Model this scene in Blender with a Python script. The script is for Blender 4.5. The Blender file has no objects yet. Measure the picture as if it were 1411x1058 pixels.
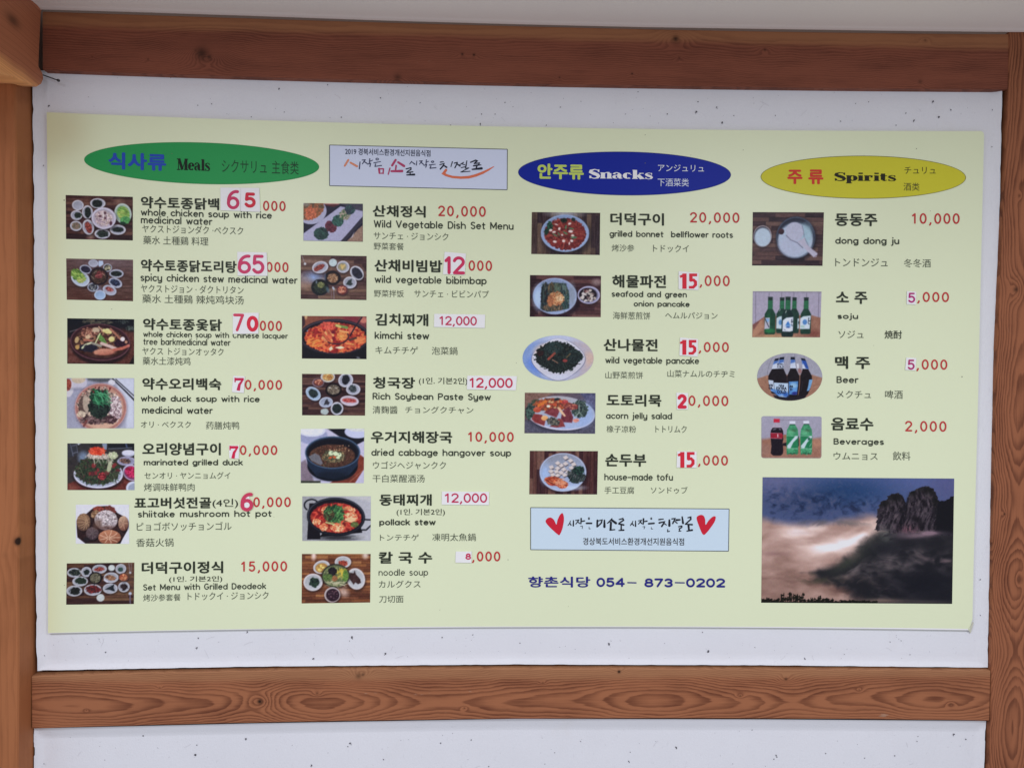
import bpy, math, random
import numpy as np
from mathutils import Vector, Matrix

S = bpy.context.scene
COL = S.collection
# ------------------------------------------------------------------ camera
W_PX, H_PX, F_PX = 1411.0, 1058.0, 1060.0
CAM = np.array([-0.0726, -1.4856, 0.0255])
YAW, PITCH, ROLL = 0.03549171, -0.02401251, 0.00953447
_f = np.array([math.sin(YAW)*math.cos(PITCH), math.cos(YAW)*math.cos(PITCH), math.sin(PITCH)])
_r = np.array([math.cos(YAW), -math.sin(YAW), 0.0])
_u = np.cross(_r, _f)
R_ = _r*math.cos(ROLL) + _u*math.sin(ROLL)
U_ = -_r*math.sin(ROLL) + _u*math.cos(ROLL)
cam = bpy.data.cameras.new('camera'); cam_o = bpy.data.objects.new('camera', cam); COL.objects.link(cam_o)
cam.sensor_width = 36; cam.lens = 36*F_PX/W_PX; cam.clip_start = 0.01; cam.clip_end = 50
cam_o.matrix_world = Matrix(((R_[0], U_[0], -_f[0], CAM[0]), (R_[1], U_[1], -_f[1], CAM[1]), (R_[2], U_[2], -_f[2], CAM[2]), (0, 0, 0, 1)))
S.camera = cam_o

# ------------------------------------------------------------------ light (indoors: dim room, two flush ceiling panels)
w = bpy.data.worlds.new('World'); S.world = w; w.use_nodes = True
bg = w.node_tree.nodes['Background']; bg.inputs[0].default_value = (0.97, 0.975, 1.06, 1); bg.inputs[1].default_value = 0.47
def area(name, loc, size, size_y, power, color, rot=(0, 0, 0)):
    l = bpy.data.lights.new(name, 'AREA'); l.shape = 'RECTANGLE'; l.size = size; l.size_y = size_y
    l.energy = power; l.color = color
    o = bpy.data.objects.new(name, l); COL.objects.link(o); o.location = loc; o.rotation_euler = rot
    return o
area('ceiling_panel_light', (-0.86, -1.50, 0.672), 0.50, 0.50, 21.8, (0.95, 0.97, 1.06))
area('ceiling_panel_light', (0.90, -1.50, 0.672), 0.50, 0.50, 20.8, (0.95, 0.97, 1.06))
S.view_settings.view_transform = 'Standard'; S.view_settings.look = 'None'
S.view_settings.exposure = 0.0; S.view_settings.gamma = 1.0
S.render.engine = 'CYCLES'
S.cycles.use_denoising = True
S.cycles.max_bounces = 6

# ------------------------------------------------------------------ image pixel coordinates
# Image pixel coordinates; each is cast through the camera to its point of the plane y = -depth.
def unproject(px, py, depth=0.0):
    px = np.asarray(px, float); py = np.asarray(py, float)
    d = _f + np.multiply.outer((px-W_PX/2)/F_PX, R_) + np.multiply.outer((H_PX/2-py)/F_PX, U_)
    t = (-depth-CAM[1])/d[..., 1]
    return CAM + d*t[..., None]
def side_plane(px, py, X):
    d = _f + (px-W_PX/2)/F_PX*R_ + (H_PX/2-py)/F_PX*U_
    return CAM + d*((X-CAM[0])/d[0])
_tp = np.polyfit([64, 350, 710, 1060, 1356], [155, 165.3, 175.6, 179.4, 181], 3)
_bp = np.polyfit([66, 350, 710, 1060, 1338], [872, 867, 863, 864.7, 867.7], 3)
def bend(x, y, xm):
    """moves y as the lines of the print run across the image, whose lens bow goes into the shape"""
    t0, b0 = np.polyval(_tp, xm), np.polyval(_bp, xm)
    v = (y-t0)/(b0-t0)
    return np.polyval(_tp, x)*(1-v) + np.polyval(_bp, x)*v

# ------------------------------------------------------------------ materials
LIT = np.array([0.74, 0.745, 0.83])
def lin(c):
    c = np.asarray(c, float)/255.0
    return np.where(c <= 0.04045, c/12.92, ((c+0.055)/1.055)**2.4)
def alb(c):
    return np.clip(lin(c)/LIT, 0, 0.9)
class X:
    """arithmetic on node sockets"""
    nt = None
    def __init__(s, k): s.k = k
    @staticmethod
    def m(op, *a):
        n = X.nt.nodes.new('ShaderNodeMath'); n.operation = op
        for i, v in enumerate(a):
            if isinstance(v, X): X.nt.links.new(v.k, n.inputs[i])
            else: n.inputs[i].default_value = v
        return X(n.outputs[0])
    def __add__(s, o): return X.m('ADD', s, o)
    __radd__ = __add__
    def __sub__(s, o): return X.m('SUBTRACT', s, o)
    def __rsub__(s, o): return X.m('SUBTRACT', o, s)
    def __mul__(s, o): return X.m('MULTIPLY', s, o)
    __rmul__ = __mul__
    def __truediv__(s, o): return X.m('DIVIDE', s, o)
def xsmooth(v, a, b):
    n = X.nt.nodes.new('ShaderNodeMapRange'); n.interpolation_type = 'SMOOTHSTEP'
    X.nt.links.new(v.k, n.inputs[0]); n.inputs[1].default_value = a; n.inputs[2].default_value = b
    return X(n.outputs[0])
def xnoise(x, y, z, scale=1.0, detail=2.0, rough=0.5):
    c = X.nt.nodes.new('ShaderNodeCombineXYZ')
    for i, v in enumerate((x, y, z)):
        if isinstance(v, X): X.nt.links.new(v.k, c.inputs[i])
        else: c.inputs[i].default_value = v
    n = X.nt.nodes.new('ShaderNodeTexNoise'); n.inputs['Scale'].default_value = scale
    n.inputs['Detail'].default_value = detail; n.inputs['Roughness'].default_value = rough
    X.nt.links.new(c.outputs[0], n.inputs['Vector'])
    return X(n.outputs['Fac'])
def xmix(f, a, b):
    n = X.nt.nodes.new('ShaderNodeMix'); n.data_type = 'RGBA'
    if isinstance(f, X): X.nt.links.new(f.k, n.inputs[0])
    else: n.inputs[0].default_value = f
    for i, v in ((6, a), (7, b)):
        if isinstance(v, X): X.nt.links.new(v.k, n.inputs[i])
        else: n.inputs[i].default_value = (*[float(q) for q in v], 1)
    return X(n.outputs[2])
def xbump(b, h, strength, dist):
    n = X.nt.nodes.new('ShaderNodeBump'); n.inputs['Strength'].default_value = strength; n.inputs['Distance'].default_value = dist
    X.nt.links.new(h.k, n.inputs['Height']); X.nt.links.new(n.outputs[0], b.inputs['Normal'])
def mat(name, rough=0.6, spec=0.3, color=None):
    m = bpy.data.materials.new(name); m.use_nodes = True; X.nt = m.node_tree
    b = m.node_tree.nodes['Principled BSDF']
    b.inputs['Roughness'].default_value = rough; b.inputs['Specular IOR Level'].default_value = spec
    if color is not None: b.inputs['Base Color'].default_value = (*[float(q) for q in color], 1)
    return m, b
def xyz():
    n = X.nt.nodes.new('ShaderNodeTexCoord'); s = X.nt.nodes.new('ShaderNodeSeparateXYZ')
    X.nt.links.new(n.outputs['Object'], s.inputs[0])
    return [X(s.outputs[i]) for i in range(3)]
def setcol(b, c): X.nt.links.new(c.k, b.inputs['Base Color'])

def wood(name, along, v0, ringw, hA, hF, seed, knots=(), early=(150, 98, 68), late=(106, 58, 38), sap=None, sapcol=(165, 115, 78), light=0.75, contrast=1.0, tilt=0.0, hB=0.0, patches=()):
    """growth rings of a trunk cut lengthwise: level sets of the distance from a wandering pith, bent round knots.
    along: 0 for a board along x, 2 for one along z. knots: (u, v, radius, darkness); patches: cathedral centres (u, half-length)"""
    m, b = mat(name, 0.6, 0.12)
    c = xyz()
    u, v, q = c[along], c[2-along], c[1]
    if tilt:
        u, v = u*math.cos(tilt)+v*math.sin(tilt), v*math.cos(tilt)-u*math.sin(tilt)
    wob = (xnoise(u, v*0.6, q, 3.2, 2) - 0.5)*0.03 + (xnoise(u, v*2.5, q, 13, 3)-0.5)*0.012
    h = (xnoise(u+seed, 0.0, seed, hF, 1.5)-0.5)*(2*hA) + hB
    for (pu, pl, pa) in patches:
        e = (u-pu)/pl
        h = h + X.m('EXPONENT', e*e*-1.0)*pa
    vv = v - v0 + wob
    r = X.m('SQRT', vv*vv*1.0 + h*h + 0.000002)
    dark = None
    for kk in knots:
        ku, kv, ks, kd = kk[:4]
        du, dv = u-ku, v-kv
        wide = X.m('EXPONENT', (du*du*(1/(2.6*ks)**2) + dv*dv*(1/(1.5*ks)**2))*-1.0)
        r = r + wide*(ks*0.9)
        dd = du*du + dv*dv
        if len(kk) > 4: dd = dd + (q-kk[4])*(q-kk[4])
        core = X.m('EXPONENT', dd*(-1/(ks*0.55)**2))*kd
        dark = core if dark is None else X.m('MAXIMUM', dark, core)
    ph = r/ringw + (xnoise(u*2.0, v*40, q, 4, 2)-0.5)*0.5
    t = X.m('FRACT', ph)
    lw = xsmooth(t, 0.15, 0.85)*(1.0 - xsmooth(t, 0.85, 1.0))
    big = xnoise(u*1.2, v*6, seed+3, 5, 2)
    fib = xnoise(u*9, v*420, q*200, 1.0, 3, 0.6)
    E_, L_ = lin(early)/light, lin(late)/light
    pore = xsmooth(xnoise(u*30, v*900, q*300, 1.0, 2), 0.60, 0.78)
    blot = xnoise(u*0.7, v*2, seed+9, 12, 4, 0.65)
    a = lw*(0.75*contrast)*(0.55+blot*0.9) + (big-0.5)*1.1 + (blot-0.5)*0.6 + (fib-0.5)*0.7 + pore*0.25
    if sap is not None:
        lo, hi = sap
        sw = xsmooth(v + (xnoise(u, 0.0, 5.0, 4, 1)-0.5)*0.012, lo, hi)
        base = xmix(sw, E_, lin(sapcol)/light)
        a = a*(1.0 - sw*0.55)
    else:
        base = xmix(0.0, E_, E_)
    col = xmix(X.m('MINIMUM', X.m('MAXIMUM', a, 0.0), 1.0), base, L_)
    scuff = xsmooth(xnoise(u*14, v*60, seed+20, 1.0, 4, 0.7), 0.70, 0.76)*0.35
    col = xmix(scuff, col, np.array([0.52, 0.40, 0.30]))
    if dark is not None:
        col = xmix(X.m('MINIMUM', dark, 1.0), col, np.array([0.03, 0.014, 0.009]))
    setcol(b, col)
    xbump(b, fib*0.5+lw*0.3, 0.25, 0.0006)
    return m

# ------------------------------------------------------------------ objects
def link(name, verts, faces, m=None, parent=None, label=None, cat=None, group=None, kind=None, smooth=False):
    me = bpy.data.meshes.new(name)
    me.from_pydata([tuple(map(float, v)) for v in verts], [], faces)
    me.update()
    o = bpy.data.objects.new(name, me); COL.objects.link(o)
    if m is not None: me.materials.append(m)
    if parent is not None: o.parent = parent
    if smooth:
        me.polygons.foreach_set('use_smooth', [True]*len(me.polygons))
    tag(o, label, cat, group, kind)
    return o
def tag(o, label=None, cat=None, group=None, kind=None):
    for k, v in (('label', label), ('category', cat), ('group', group), ('kind', kind)):
        if v: o[k] = v
    return o
# ------------------------------------------------------------------ the setting: plaster wall, wallpaper, ceiling
rng = random.Random(7)
def centred(o, c):
    """put the origin at c (mesh data are in world coordinates)"""
    o.data.transform(Matrix.Translation(-Vector(c))); o.location = Vector(c)
m_plaster, b = mat('grey_plaster', 0.9, 0.1, alb((118, 104, 100)))
wall = link('wall', [(-1.6, 0.006, -1.5), (1.6, 0.006, -1.5), (1.6, 0.006, 0.9), (-1.6, 0.006, 0.9)], [(0, 1, 2, 3)], m_plaster, kind='structure')

m_paper, b = mat('white_wallpaper', 0.75, 0.2)
x, y, z = xyz()
n1 = xnoise(x, y, z, 5, 3); n2 = xnoise(x, y*3, z, 300, 2); n3 = xnoise(x*0.3, y, z*0.3, 60, 3)
PAP = lin((203, 205, 220))/LIT
st = xsmooth(xnoise(x, y, z, 7, 5, 0.7), 0.58, 0.8); fb = xsmooth(xnoise(x*1.0, y, z*0.25, 220, 3, 0.6), 0.62, 0.75)
setcol(b, xmix(st*0.5, xmix(n1*0.5+n2*0.3+n3*0.25+fb*-0.25, PAP*0.90, PAP*1.04), PAP*np.array([0.93, 0.90, 0.86])))
xbump(b, n2*0.6+n3+fb*0.6, 0.4, 0.0015)

def paper_panel(name, L, T, Rr, B, ramp, lift, seed, label):
    """wallpaper filling one framed panel; L, T, Rr, B are image-pixel polylines of its border, which laps onto the timbers"""
    NU, NV = 170, 100
    r2 = random.Random(seed)
    def lerp(P, t, ax):
        P = np.array(P, float); return np.interp(t, P[:, ax], P[:, 1-ax])
    V, F = [], []
    us = sorted(set(list(np.linspace(0, ramp[0], 5)) + list(np.linspace(ramp[0], 1-ramp[1], NU)) + list(np.linspace(1-ramp[1], 1, 5))))
    vs = sorted(set(list(np.linspace(0, ramp[2], 4)) + list(np.linspace(ramp[2], 1-ramp[3], NV)) + list(np.linspace(1-ramp[3], 1, 4))))
    jag = lambda s, k: (lambda q: -1.0 if q > 0.75 else (0.35 if q < -1.0 else 0.0))(math.sin(s*29+k)+0.6*math.sin(s*73+2*k)+0.5*math.sin(s*47+k*3))
    for v in vs:
        for u in us:
            y0 = T[0][1]*(1-v)+B[0][1]*v
            y1 = T[-1][1]*(1-v)+B[-1][1]*v
            ya = y0*(1-u)+y1*u
            xl, xr = lerp(L, ya, 1), lerp(Rr, ya, 1)
            if u == 0: xl -= jag(ya/300, 1)*1.1
            if u == 1: xr += jag(ya/300, 4)*0.6
            px = xl*(1-u)+xr*u
            yt, yb = lerp(T, px, 0), lerp(B, px, 0)
            if v == 1: yb += jag(px/300, 2)*0.3
            py = yt*(1-v)+yb*v
            d = 0.0
            if ramp[0] and u < ramp[0]: d = max(d, lift[0]*(1-u/ramp[0])**1.2)
            if ramp[1] and u > 1-ramp[1]: d = max(d, lift[1]*((u-1+ramp[1])/ramp[1])**1.3)
            if ramp[2] and v < ramp[2]: d = max(d, lift[2]*(1-v/ramp[2]))
            if ramp[3] and v > 1-ramp[3]: d = max(d, lift[3]*((v-1+ramp[3])/ramp[3])**1.2)
            V.append(unproject(px, py, d))
    n = len(us)
    for j in range(len(vs)-1):
        for i in range(n-1):
            a = j*n+i
            F.append((a+n, a+n+1, a+1, a))
    return link(name, V, F, m_paper, parent=wall, label=label, smooth=True)
TOPW = [(30, 95), (60, 97.5), (350, 107.5), (700, 117), (1060, 122.3), (1400, 125.5)]
BOTW = [(30, 927), (58, 923.3), (350, 918), (710, 915), (1060, 916.2), (1400, 919.8)]
LW = [(44.5, 90), (46.5, 300), (48.5, 600), (50.5, 930), (50.5, 1100)]
RW = [(1381.5, 100), (1377.3, 300), (1366.8, 600), (1360.7, 930), (1355, 1100)]
paper_panel('wallpaper', LW, TOPW, RW, BOTW, (0.0125, 0.014, 0.006, 0.011), (0.011, 0.010, 0.003, 0.008), 1, 'white wallpaper with dark flecks behind the menu')
LW2 = [(47.0, 990), (46.5, 1200)]
RW2 = [(1359.2, 980), (1350, 1200)]
TOP2 = [(30, 1003.5), (350, 996), (710, 989.8), (1060, 990.5), (1400, 993)]
BOT2 = [(30, 1180), (1400, 1180)]
paper_panel('wallpaper', LW2, TOP2, RW2, BOT2, (0.012, 0.012, 0.075, 0.0), (0.010, 0.008, 0.010, 0.0), 2, 'white wallpaper with dark flecks under the lower beam')

# ceiling
m_ceil, b = mat('ceiling_paper', 0.8, 0.2)
x, y, z = xyz(); n1 = xnoise(x, y, z, 3, 3); n2 = xnoise(x, y, z, 260, 2)
CE = np.array([0.90, 0.825, 0.78])
setcol(b, xmix(n1*0.7+n2*0.3, CE*0.93, CE*1.05)); xbump(b, n2, 0.2, 0.001)
BEAM_D = 0.018
ce = [(20, 14.5), (60, 15.2), (180, 18.5), (350, 24.0), (530, 30.4), (710, 35.4), (880, 39.3), (1060, 42.0), (1230, 44.4), (1390, 46.0), (1480, 46.4)]
P = [unproject(a, b_-1.6, BEAM_D) for a, b_ in ce]
V, F = [], []
prof = [(0.000, 0.0), (0.006, -0.0032), (0.013, -0.0008), (0.02, 0.0), (0.6, 0.0), (3.2, 0.0)]
P = [np.array([-1.6, P[0][1], P[0][2]])] + P + [np.array([1.9, P[-1][1], P[-1][2]])]
zc = float(np.mean([p[2] for p in P]))
for p in P:
    for k, (dy, dz) in enumerate(prof):
        f = max(0.0, 1-dy/0.6)
        V.append((p[0], p[1]-dy, (p[2]*f+zc*(1-f))+dz+0.0005))
n = len(prof)
for i in range(len(P)-1):
    for k in range(n-1):
        a = i*n+k; F.append((a, a+1, a+1+n, a+n))
link('ceiling', V, F, m_ceil, kind='structure', smooth=True)
zt = zc

# flecks of bark in the paper
FL = {(0, 0): '265,572,3 920,417,3 1357,632,2 1068,570 1142,562 235,895,2 490,455,1 633,422,1 400,392 205,1050 478,525,1',
 (350, 0): '135,480,3 398,460,2 683,530,2 472,635,2 897,556 163,606 1229,617,2 1302,618,2 1355,554 1310,536,1 1222,670,3 1062,677,2 116,587,1 253,515,1 828,470,1 907,512,1 410,636,1 1398,577,1 1148,578,1',
 (700, 0): '283,580,2 490,474,2 702,497 635,617,2 860,617,2 1027,551,2 1018,605,3 1127,580,3 1220,625,2 1157,662,3 394,548 222,585,1 673,594,1 730,587,1 768,628,1 207,678 1325,530,1 28,577,1 300,533,1 692,530,1',
 (1051, 0): '920,549,3 773,612,2 816,652,3 952,632,3 1016,594,2 1240,594,2 421,656,2 68,625,2 502,560 572,551 720,677 483,652,1 1238,793 1190,850 1275,945 298,633,1 1106,583,1 1145,612,1',
 (0, 788): '240,450,2 1070,356,2 1062,408,3 1335,322,3 570,432,2 628,370,1 856,371,1 549,872 773,883,2 1328,898,3 1063,933,2 1055,984,3 238,1034,2 566,1014 623,948,1 541,917,1 316,375,1 850,948,1 310,958,1',
 (350, 788): '528,352,3 516,371 321,466,3 710,440,3 1016,352,2 1181,338,2 215,360,1 386,492,2 518,923,3 507,941 310,1042,3 699,1011,2 1008,922,2 1173,905,2 1338,822,3 206,934,1 1267,1048,2 1330,975,1 835,903,1 325,385,1 1145,357,1 793,907,1',
 (700, 788): '65,382,2 545,388,3 557,371 1050,325,2 1083,427,3 1333,406,2 845,384,1 93,436,1 1195,460,1 979,803,3 1050,799,2 596,809,2 907,945,3 392,913,2 660,971,2 653,1021,3 885,827,2 252,974 1318,851 1147,990,1 463,980,1 185,895,1 199,1035 798,913,1 1250,857,1 606,370,1 280,405,1',
 (1051, 788): '227,466,3 688,376,2 747,370 795,445,2 435,486 440,443 367,408,1 158,400,1 1175,40,2 1176,233 1032,875,3 1097,902,2 551,1003,2 713,990,2 73,990,3 60,1008,2 340,978 838,886 833,913 1135,880,1 865,488,1 15,1047,1 1250,1050,1'}
V, F = [], []
def fleck(px, py, r, dep=0.0009):
    n = rng.choice([5, 6, 7]); a0 = rng.random()*6.28; el = rng.uniform(0.45, 1.0)
    i0 = len(V)
    for k in range(n):
        a = 2*math.pi*k/n; rr = r*rng.uniform(0.6, 1.25)
        dx, dy = rr*math.cos(a), rr*el*math.sin(a)
        V.append(unproject(px+dx*math.cos(a0)-dy*math.sin(a0), py+dx*math.sin(a0)+dy*math.cos(a0), dep))
    F.append(tuple(range(i0, i0+n)))
for (ox, oy), s in FL.items():
    for e in s.split():
        q = [float(t) for t in e.split(',')]
        r = {1: 0.45, 2: 1.05, 3: 1.65}[int(q[2]) if len(q) > 2 else 2]*(0.85 if len(q) < 3 else 1)
        X0, Y0 = ox+q[0]/3.919, oy+q[1]/3.919
        edge = X0 < 62 or X0 > 1345
        fleck(X0, Y0, r, 0.004 if edge else 0.0011)
        if len(q) > 2 and q[2] == 3: fleck(X0+rng.uniform(-1.5, 1.5), Y0+rng.uniform(1, 2), r*0.5, 0.0011)
for k in range(190):
    px = rng.uniform(64, 1344); py = rng.choice([rng.uniform(115, 172), rng.uniform(874, 910), rng.uniform(1008, 1100)])
    if py < 180 and py < np.interp(px, [60, 700, 1400], [102, 122, 130]): continue
    fleck(px, py, rng.uniform(0.25, 0.5), 0.0011)
m_fleck, b = mat('bark_fleck', 0.8, 0.1, alb((82, 80, 92)))
link('bark_flecks', V, F, m_fleck, parent=wall, kind='stuff')
# hair-thin fibres in the paper
V, F = [], []
for k in range(34):
    px = rng.uniform(70, 1340); py = rng.choice([rng.uniform(130, 170), rng.uniform(878, 908), rng.uniform(1012, 1100)])
    a = rng.uniform(0, 3.14); L_ = rng.uniform(2, 7); w_ = 0.16; c_ = rng.uniform(-0.12, 0.12)
    pts = [(px+L_*t*math.cos(a+c_*t), py+L_*t*math.sin(a+c_*t)) for t in (-1, 0, 1)]
    i0 = len(V)
    for (p, q) in pts:
        V.append(unproject(p-w_*math.sin(a), q+w_*math.cos(a), 0.0010)); V.append(unproject(p+w_*math.sin(a), q-w_*math.cos(a), 0.0010))
    F += [(i0, i0+1, i0+3, i0+2), (i0+2, i0+3, i0+5, i0+4)]
m_fib, b = mat('paper_fibre', 0.8, 0.1, alb((184, 183, 196)))
link('paper_fibres', V, F, m_fib, parent=wall, kind='stuff')

# ------------------------------------------------------------------ timbers
def timber(name, top, bot, depth, m, cham=0.0022, **kw):
    """horizontal board: top and bottom are image-pixel polylines of its front edges (same x positions)"""
    V, F = [], []
    n = 8
    for (a, b_) in zip(top, bot):
        A, B = unproject(a[0], a[1], depth), unproject(b_[0], b_[1], depth)
        zt_, zb = A[2], B[2]
        for (y_, z_) in ((0.004, zt_), (-depth+cham, zt_), (-depth+cham*0.35, zt_-cham*0.35), (-depth, zt_-cham), (-depth, zb+cham), (-depth+cham*0.35, zb+cham*0.35), (-depth+cham, zb), (0.004, zb)):
            V.append(((A[0]+B[0])/2, y_, z_))
    for i in range(len(top)-1):
        for k in range(n-1):
            a = i*n+k; F.append((a, a+1, a+1+n, a+n))
    F.append(tuple(range(n))); e = (len(top)-1)*n; F.append(tuple(reversed(range(e, e+n))))
    o = link(name, V, F, m, **kw)
    c = np.mean([v for v in V], axis=0); c[1] = 0
    centred(o, c)
    return o, c
def dens(P, step=60):
    P = np.array(P, float); xs = np.arange(P[0, 0], P[-1, 0]+1, step); xs = np.append(xs[:-1], P[-1, 0])
    c = np.polyfit(P[:, 0], P[:, 1], 3)
    return [(x_, float(np.polyval(c, x_))) for x_ in xs]
def kn(lst, c, depth):
    out = []
    for (px, py, r, d) in lst:
        p = unproject(px, py, depth); out.append((p[0]-c[0], p[2]-c[2], r, d))
    return out
tt = dens([(58.8, 15.8), (350, 24.8), (700, 36.2), (1060, 42.8), (1389.3, 47)])
tb = dens([(58.8, 96.5), (350, 106.0), (700, 115.0), (1060, 120.3), (1389.3, 123.5)])
top_beam, c = timber('wooden_beam', tt, tb, BEAM_D, None, label='dark red-brown timber beam between the ceiling and the menu', cat='beam', group='timbers framing the wall panel')
KT = kn([(278, 74, .021, .8), (288, 79, .009, .7), (270, 70, .007, .5), (637, 75, .0045, .9), (653, 76, .0045, 1), (548, 107, .012, .6), (931, 54, .011, .9), (936, 80, .004, .5), (871, 102, .004, .8), (771, 107, .0035, .7), (1054, 69, .005, .7), (1268, 113, .007, .5), (127, 79, .003, .5), (204, 82, .004, .5), (1275, 56, .004, .4)], c, BEAM_D)
zz = unproject(700, 50, BEAM_D)[2]-c[2]; z2 = unproject(700, 55, BEAM_D)[2]-c[2]
m_tb = wood('red_pine_dark', 0, 0.055, 0.0022, 0.006, 1.1, 3.1, KT, early=(114, 66, 50), late=(74, 40, 31), sap=(z2-0.004, zz+0.006), sapcol=(134, 90, 62), light=0.68, contrast=0.62, hB=0.085)
top_beam.data.materials.append(m_tb)

bt = dens([(44.0, 931.0), (350, 923.6), (710, 920.8), (1060, 921.4), (1363.8, 923.6)])
bb = dens([(44.0, 1003.8), (350, 996.2), (710, 989.8), (1060, 990.4), (1363.8, 992.8)])
low_beam, c = timber('wooden_beam', bt, bb, BEAM_D, None, label='brown timber beam with bold oval grain below the menu', cat='beam', group='timbers framing the wall panel')
KL = kn([(358, 966, .0085, 1.1), (494, 931, .010, .55), (500, 929, .006, .6), (853, 925, .0055, 1.2), (1083, 935, .006, .7), (119, 978, .0025, .6), (1184, 950, .003, .5), (437, 955, .004, .4), (748, 940, .003, .5), (1020, 958, .0035, .6), (220, 947, .003, .5), (640, 975, .003, .5), (1310, 970, .004, .5)], c, BEAM_D)
pu = lambda px: float(unproject(px, 960, BEAM_D)[0]-c[0])
zz = unproject(700, 935, BEAM_D)[2]-c[2]
m_lb = wood('red_pine_light', 0, float(unproject(700, 966, BEAM_D)[2]-c[2]), 0.0023, 0.005, 1.7, 8.7, KL, early=(152, 98, 68), late=(98, 56, 39), sap=(zz-0.008, zz+0.008), sapcol=(156, 110, 78), light=0.86, contrast=0.9,
            hB=0.070, patches=[(pu(905), 0.12, -0.008), (pu(120), 0.16, -0.007), (pu(440), 0.10, -0.006), (pu(1290), 0.12, -0.007), (pu(1090), 0.06, 0.004), (pu(345), 0.05, 0.006), (pu(600), .1, 0.004)])
low_beam.data.materials.append(m_lb)

def post(name, inner, d, width, m, side, cham=0.003, **kw):
    """upright: inner = front inner edge (image-pixel polyline, top to bottom); side=+1 body lies to the right of it"""
    V, F = [], []
    for (px, py) in inner:
        A = unproject(px, py, d); x0 = A[0]
        s = side
        for (xx, yy) in ((x0, 0.004), (x0, -d+cham), (x0+s*cham*0.35, -d+cham*0.35), (x0+s*cham, -d), (x0+s*(width-cham), -d), (x0+s*width, -d+cham), (x0+s*width, 0.004)):
            V.append((xx, yy, A[2]))
    n = 7
    for i in range(len(inner)-1):
        for k in range(n-1):
            a = i*n+k; F.append((a, a+n, a+1+n, a+1) if side > 0 else (a, a+1, a+1+n, a+n))
    F.append(tuple(range(n))); e = (len(inner)-1)*n; F.append(tuple(reversed(range(e, e+n))))
    o = link(name, V, F, m, **kw)
    c = np.mean(V, axis=0); c[1] = 0; centred(o, c)
    return o, c
rp, c = post('wooden_post', [(1390.5, 44), (1390.2, 125), (1386.5, 220), (1382, 300), (1374.5, 480), (1371, 620), (1368.3, 780), (1366.6, 930), (1364, 1060), (1360, 1200)], 0.0205, 0.11, None, 1,
             label='right-hand timber post with knots and long oval grain', cat='post', group='timbers framing the wall panel')
K = kn([(1400, 399, .009, .8), (1384, 708, .004, .8), (1404, 798, .007, .4), (1405, 270, .003, .4)], c, 0.0205)
K = [(b_, a_, r_, d_) for (a_, b_, r_, d_) in K]
pv = lambda py: float(unproject(1400, py, .02)[2]-c[2])
rp.data.materials.append(wood('red_pine_post', 2, float(unproject(1403, 700, .02)[0]-c[0]), 0.0026, 0.004, 1.5, 4.4, K, early=(146, 92, 64), late=(94, 54, 38), light=0.86, contrast=0.9, hB=0.060,
     patches=[(pv(798), 0.06, -0.010), (pv(1000), 0.10, -0.008), (pv(560), 0.12, -0.006), (pv(300), 0.12, -0.005), (pv(680), .08, .004), (pv(900), .05, .005)]))
lp, c = post('wooden_post', [(19, 98), (21.5, 200), (23, 400), (24.5, 650), (24.8, 900), (23.5, 1060), (22, 1200)], 0.060, 0.13, None, -1, cham=0.005,
             label='left-hand orange-brown timber post with one black knot', cat='post', group='timbers framing the wall panel')
K = kn([(25.5, 746, .0115, 2.4), (7, 765, .012, .15), (26.5, 400, .004, .5)], c, 0.06)
K = [(b_, a_, r_, d_, -0.058) for (a_, b_, r_, d_) in K]
lp.data.materials.append(wood('orange_pine_post', 2, -0.05, 0.012, 0.01, 1.0, 6.2, K, early=(160, 102, 66), late=(120, 72, 44), light=0.90, contrast=0.35, hB=0.03, sap=(0.058, 0.068), sapcol=(150, 108, 68)))

# rafter end that runs out from the wall along the ceiling, top left
XS = CAM[0] + (unproject(58, 60, 0.02)[0]-CAM[0])
prof = [(58.2, 13.5), (57.2, 22), (55.2, 60), (54.0, 92), (59.5, 101), (60.6, 109), (57.5, 116.5), (52, 120), (45, 118), (22, 107.5), (8, 104), (0, 103), (-40, 92), (-160, 50)]
PR = [side_plane(a, b_, XS) for a, b_ in prof]
PR[-1][1] = PR[-2][1]-0.3; PR[-1][2] = PR[-2][2]
end = PR[-1].copy(); end[2] = zt+0.02; st = PR[0].copy(); st[2] = zt+0.02
PR = PR + [end, st]
V, F = [], []
n = len(PR)
for (dx, ins) in ((0.0, 0.0), (-0.12, 0.0)):
    cc = np.mean(PR, axis=0)
    for p in PR: V.append((p[0]+dx, p[1], p[2]))
F.append(tuple(range(n))); F.append(tuple(reversed(range(n, 2*n))))
for k in range(n): F.append((k, k+n, (k+1) % n+n, (k+1) % n))
rf = link('wooden_rafter', V, F, None, label='rafter end with slanting grain in the top left corner', cat='rafter')
c = np.mean(V, axis=0); centred(rf, c)
m_rf, b = mat('rafter_pine', 0.55, 0.25)
x, y, z = xyz()
zz = z + y*0.10 + (xnoise(0.0, y*0.7, z*0.4, 9, 2)-0.5)*0.014
ln = xnoise(0.0, y*1.5, zz*400, 1.0, 2, 0.55)
sapm = xsmooth(zz*-1.0 + (xnoise(x, y*2, 0.0, 12, 1)-0.5)*0.01, 0.018, 0.045)
cc = xmix(sapm, lin((108, 66, 46))/0.32, lin((158, 110, 70))/0.38)
kd = X.m('EXPONENT', ((y-0.01)*(y-0.01)*2500.0 + (z-0.045)*(z-0.045)*9000.0)*-1.0)*0.7
cc = xmix(xsmooth(ln, 0.40, 0.8)*0.6, cc, lin((84, 44, 30))/0.45)
setcol(b, xmix(kd, cc, np.array([0.04, 0.018, 0.012])))
xbump(b, ln, 0.3, 0.001)
rf.data.materials.append(m_rf)
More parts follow.
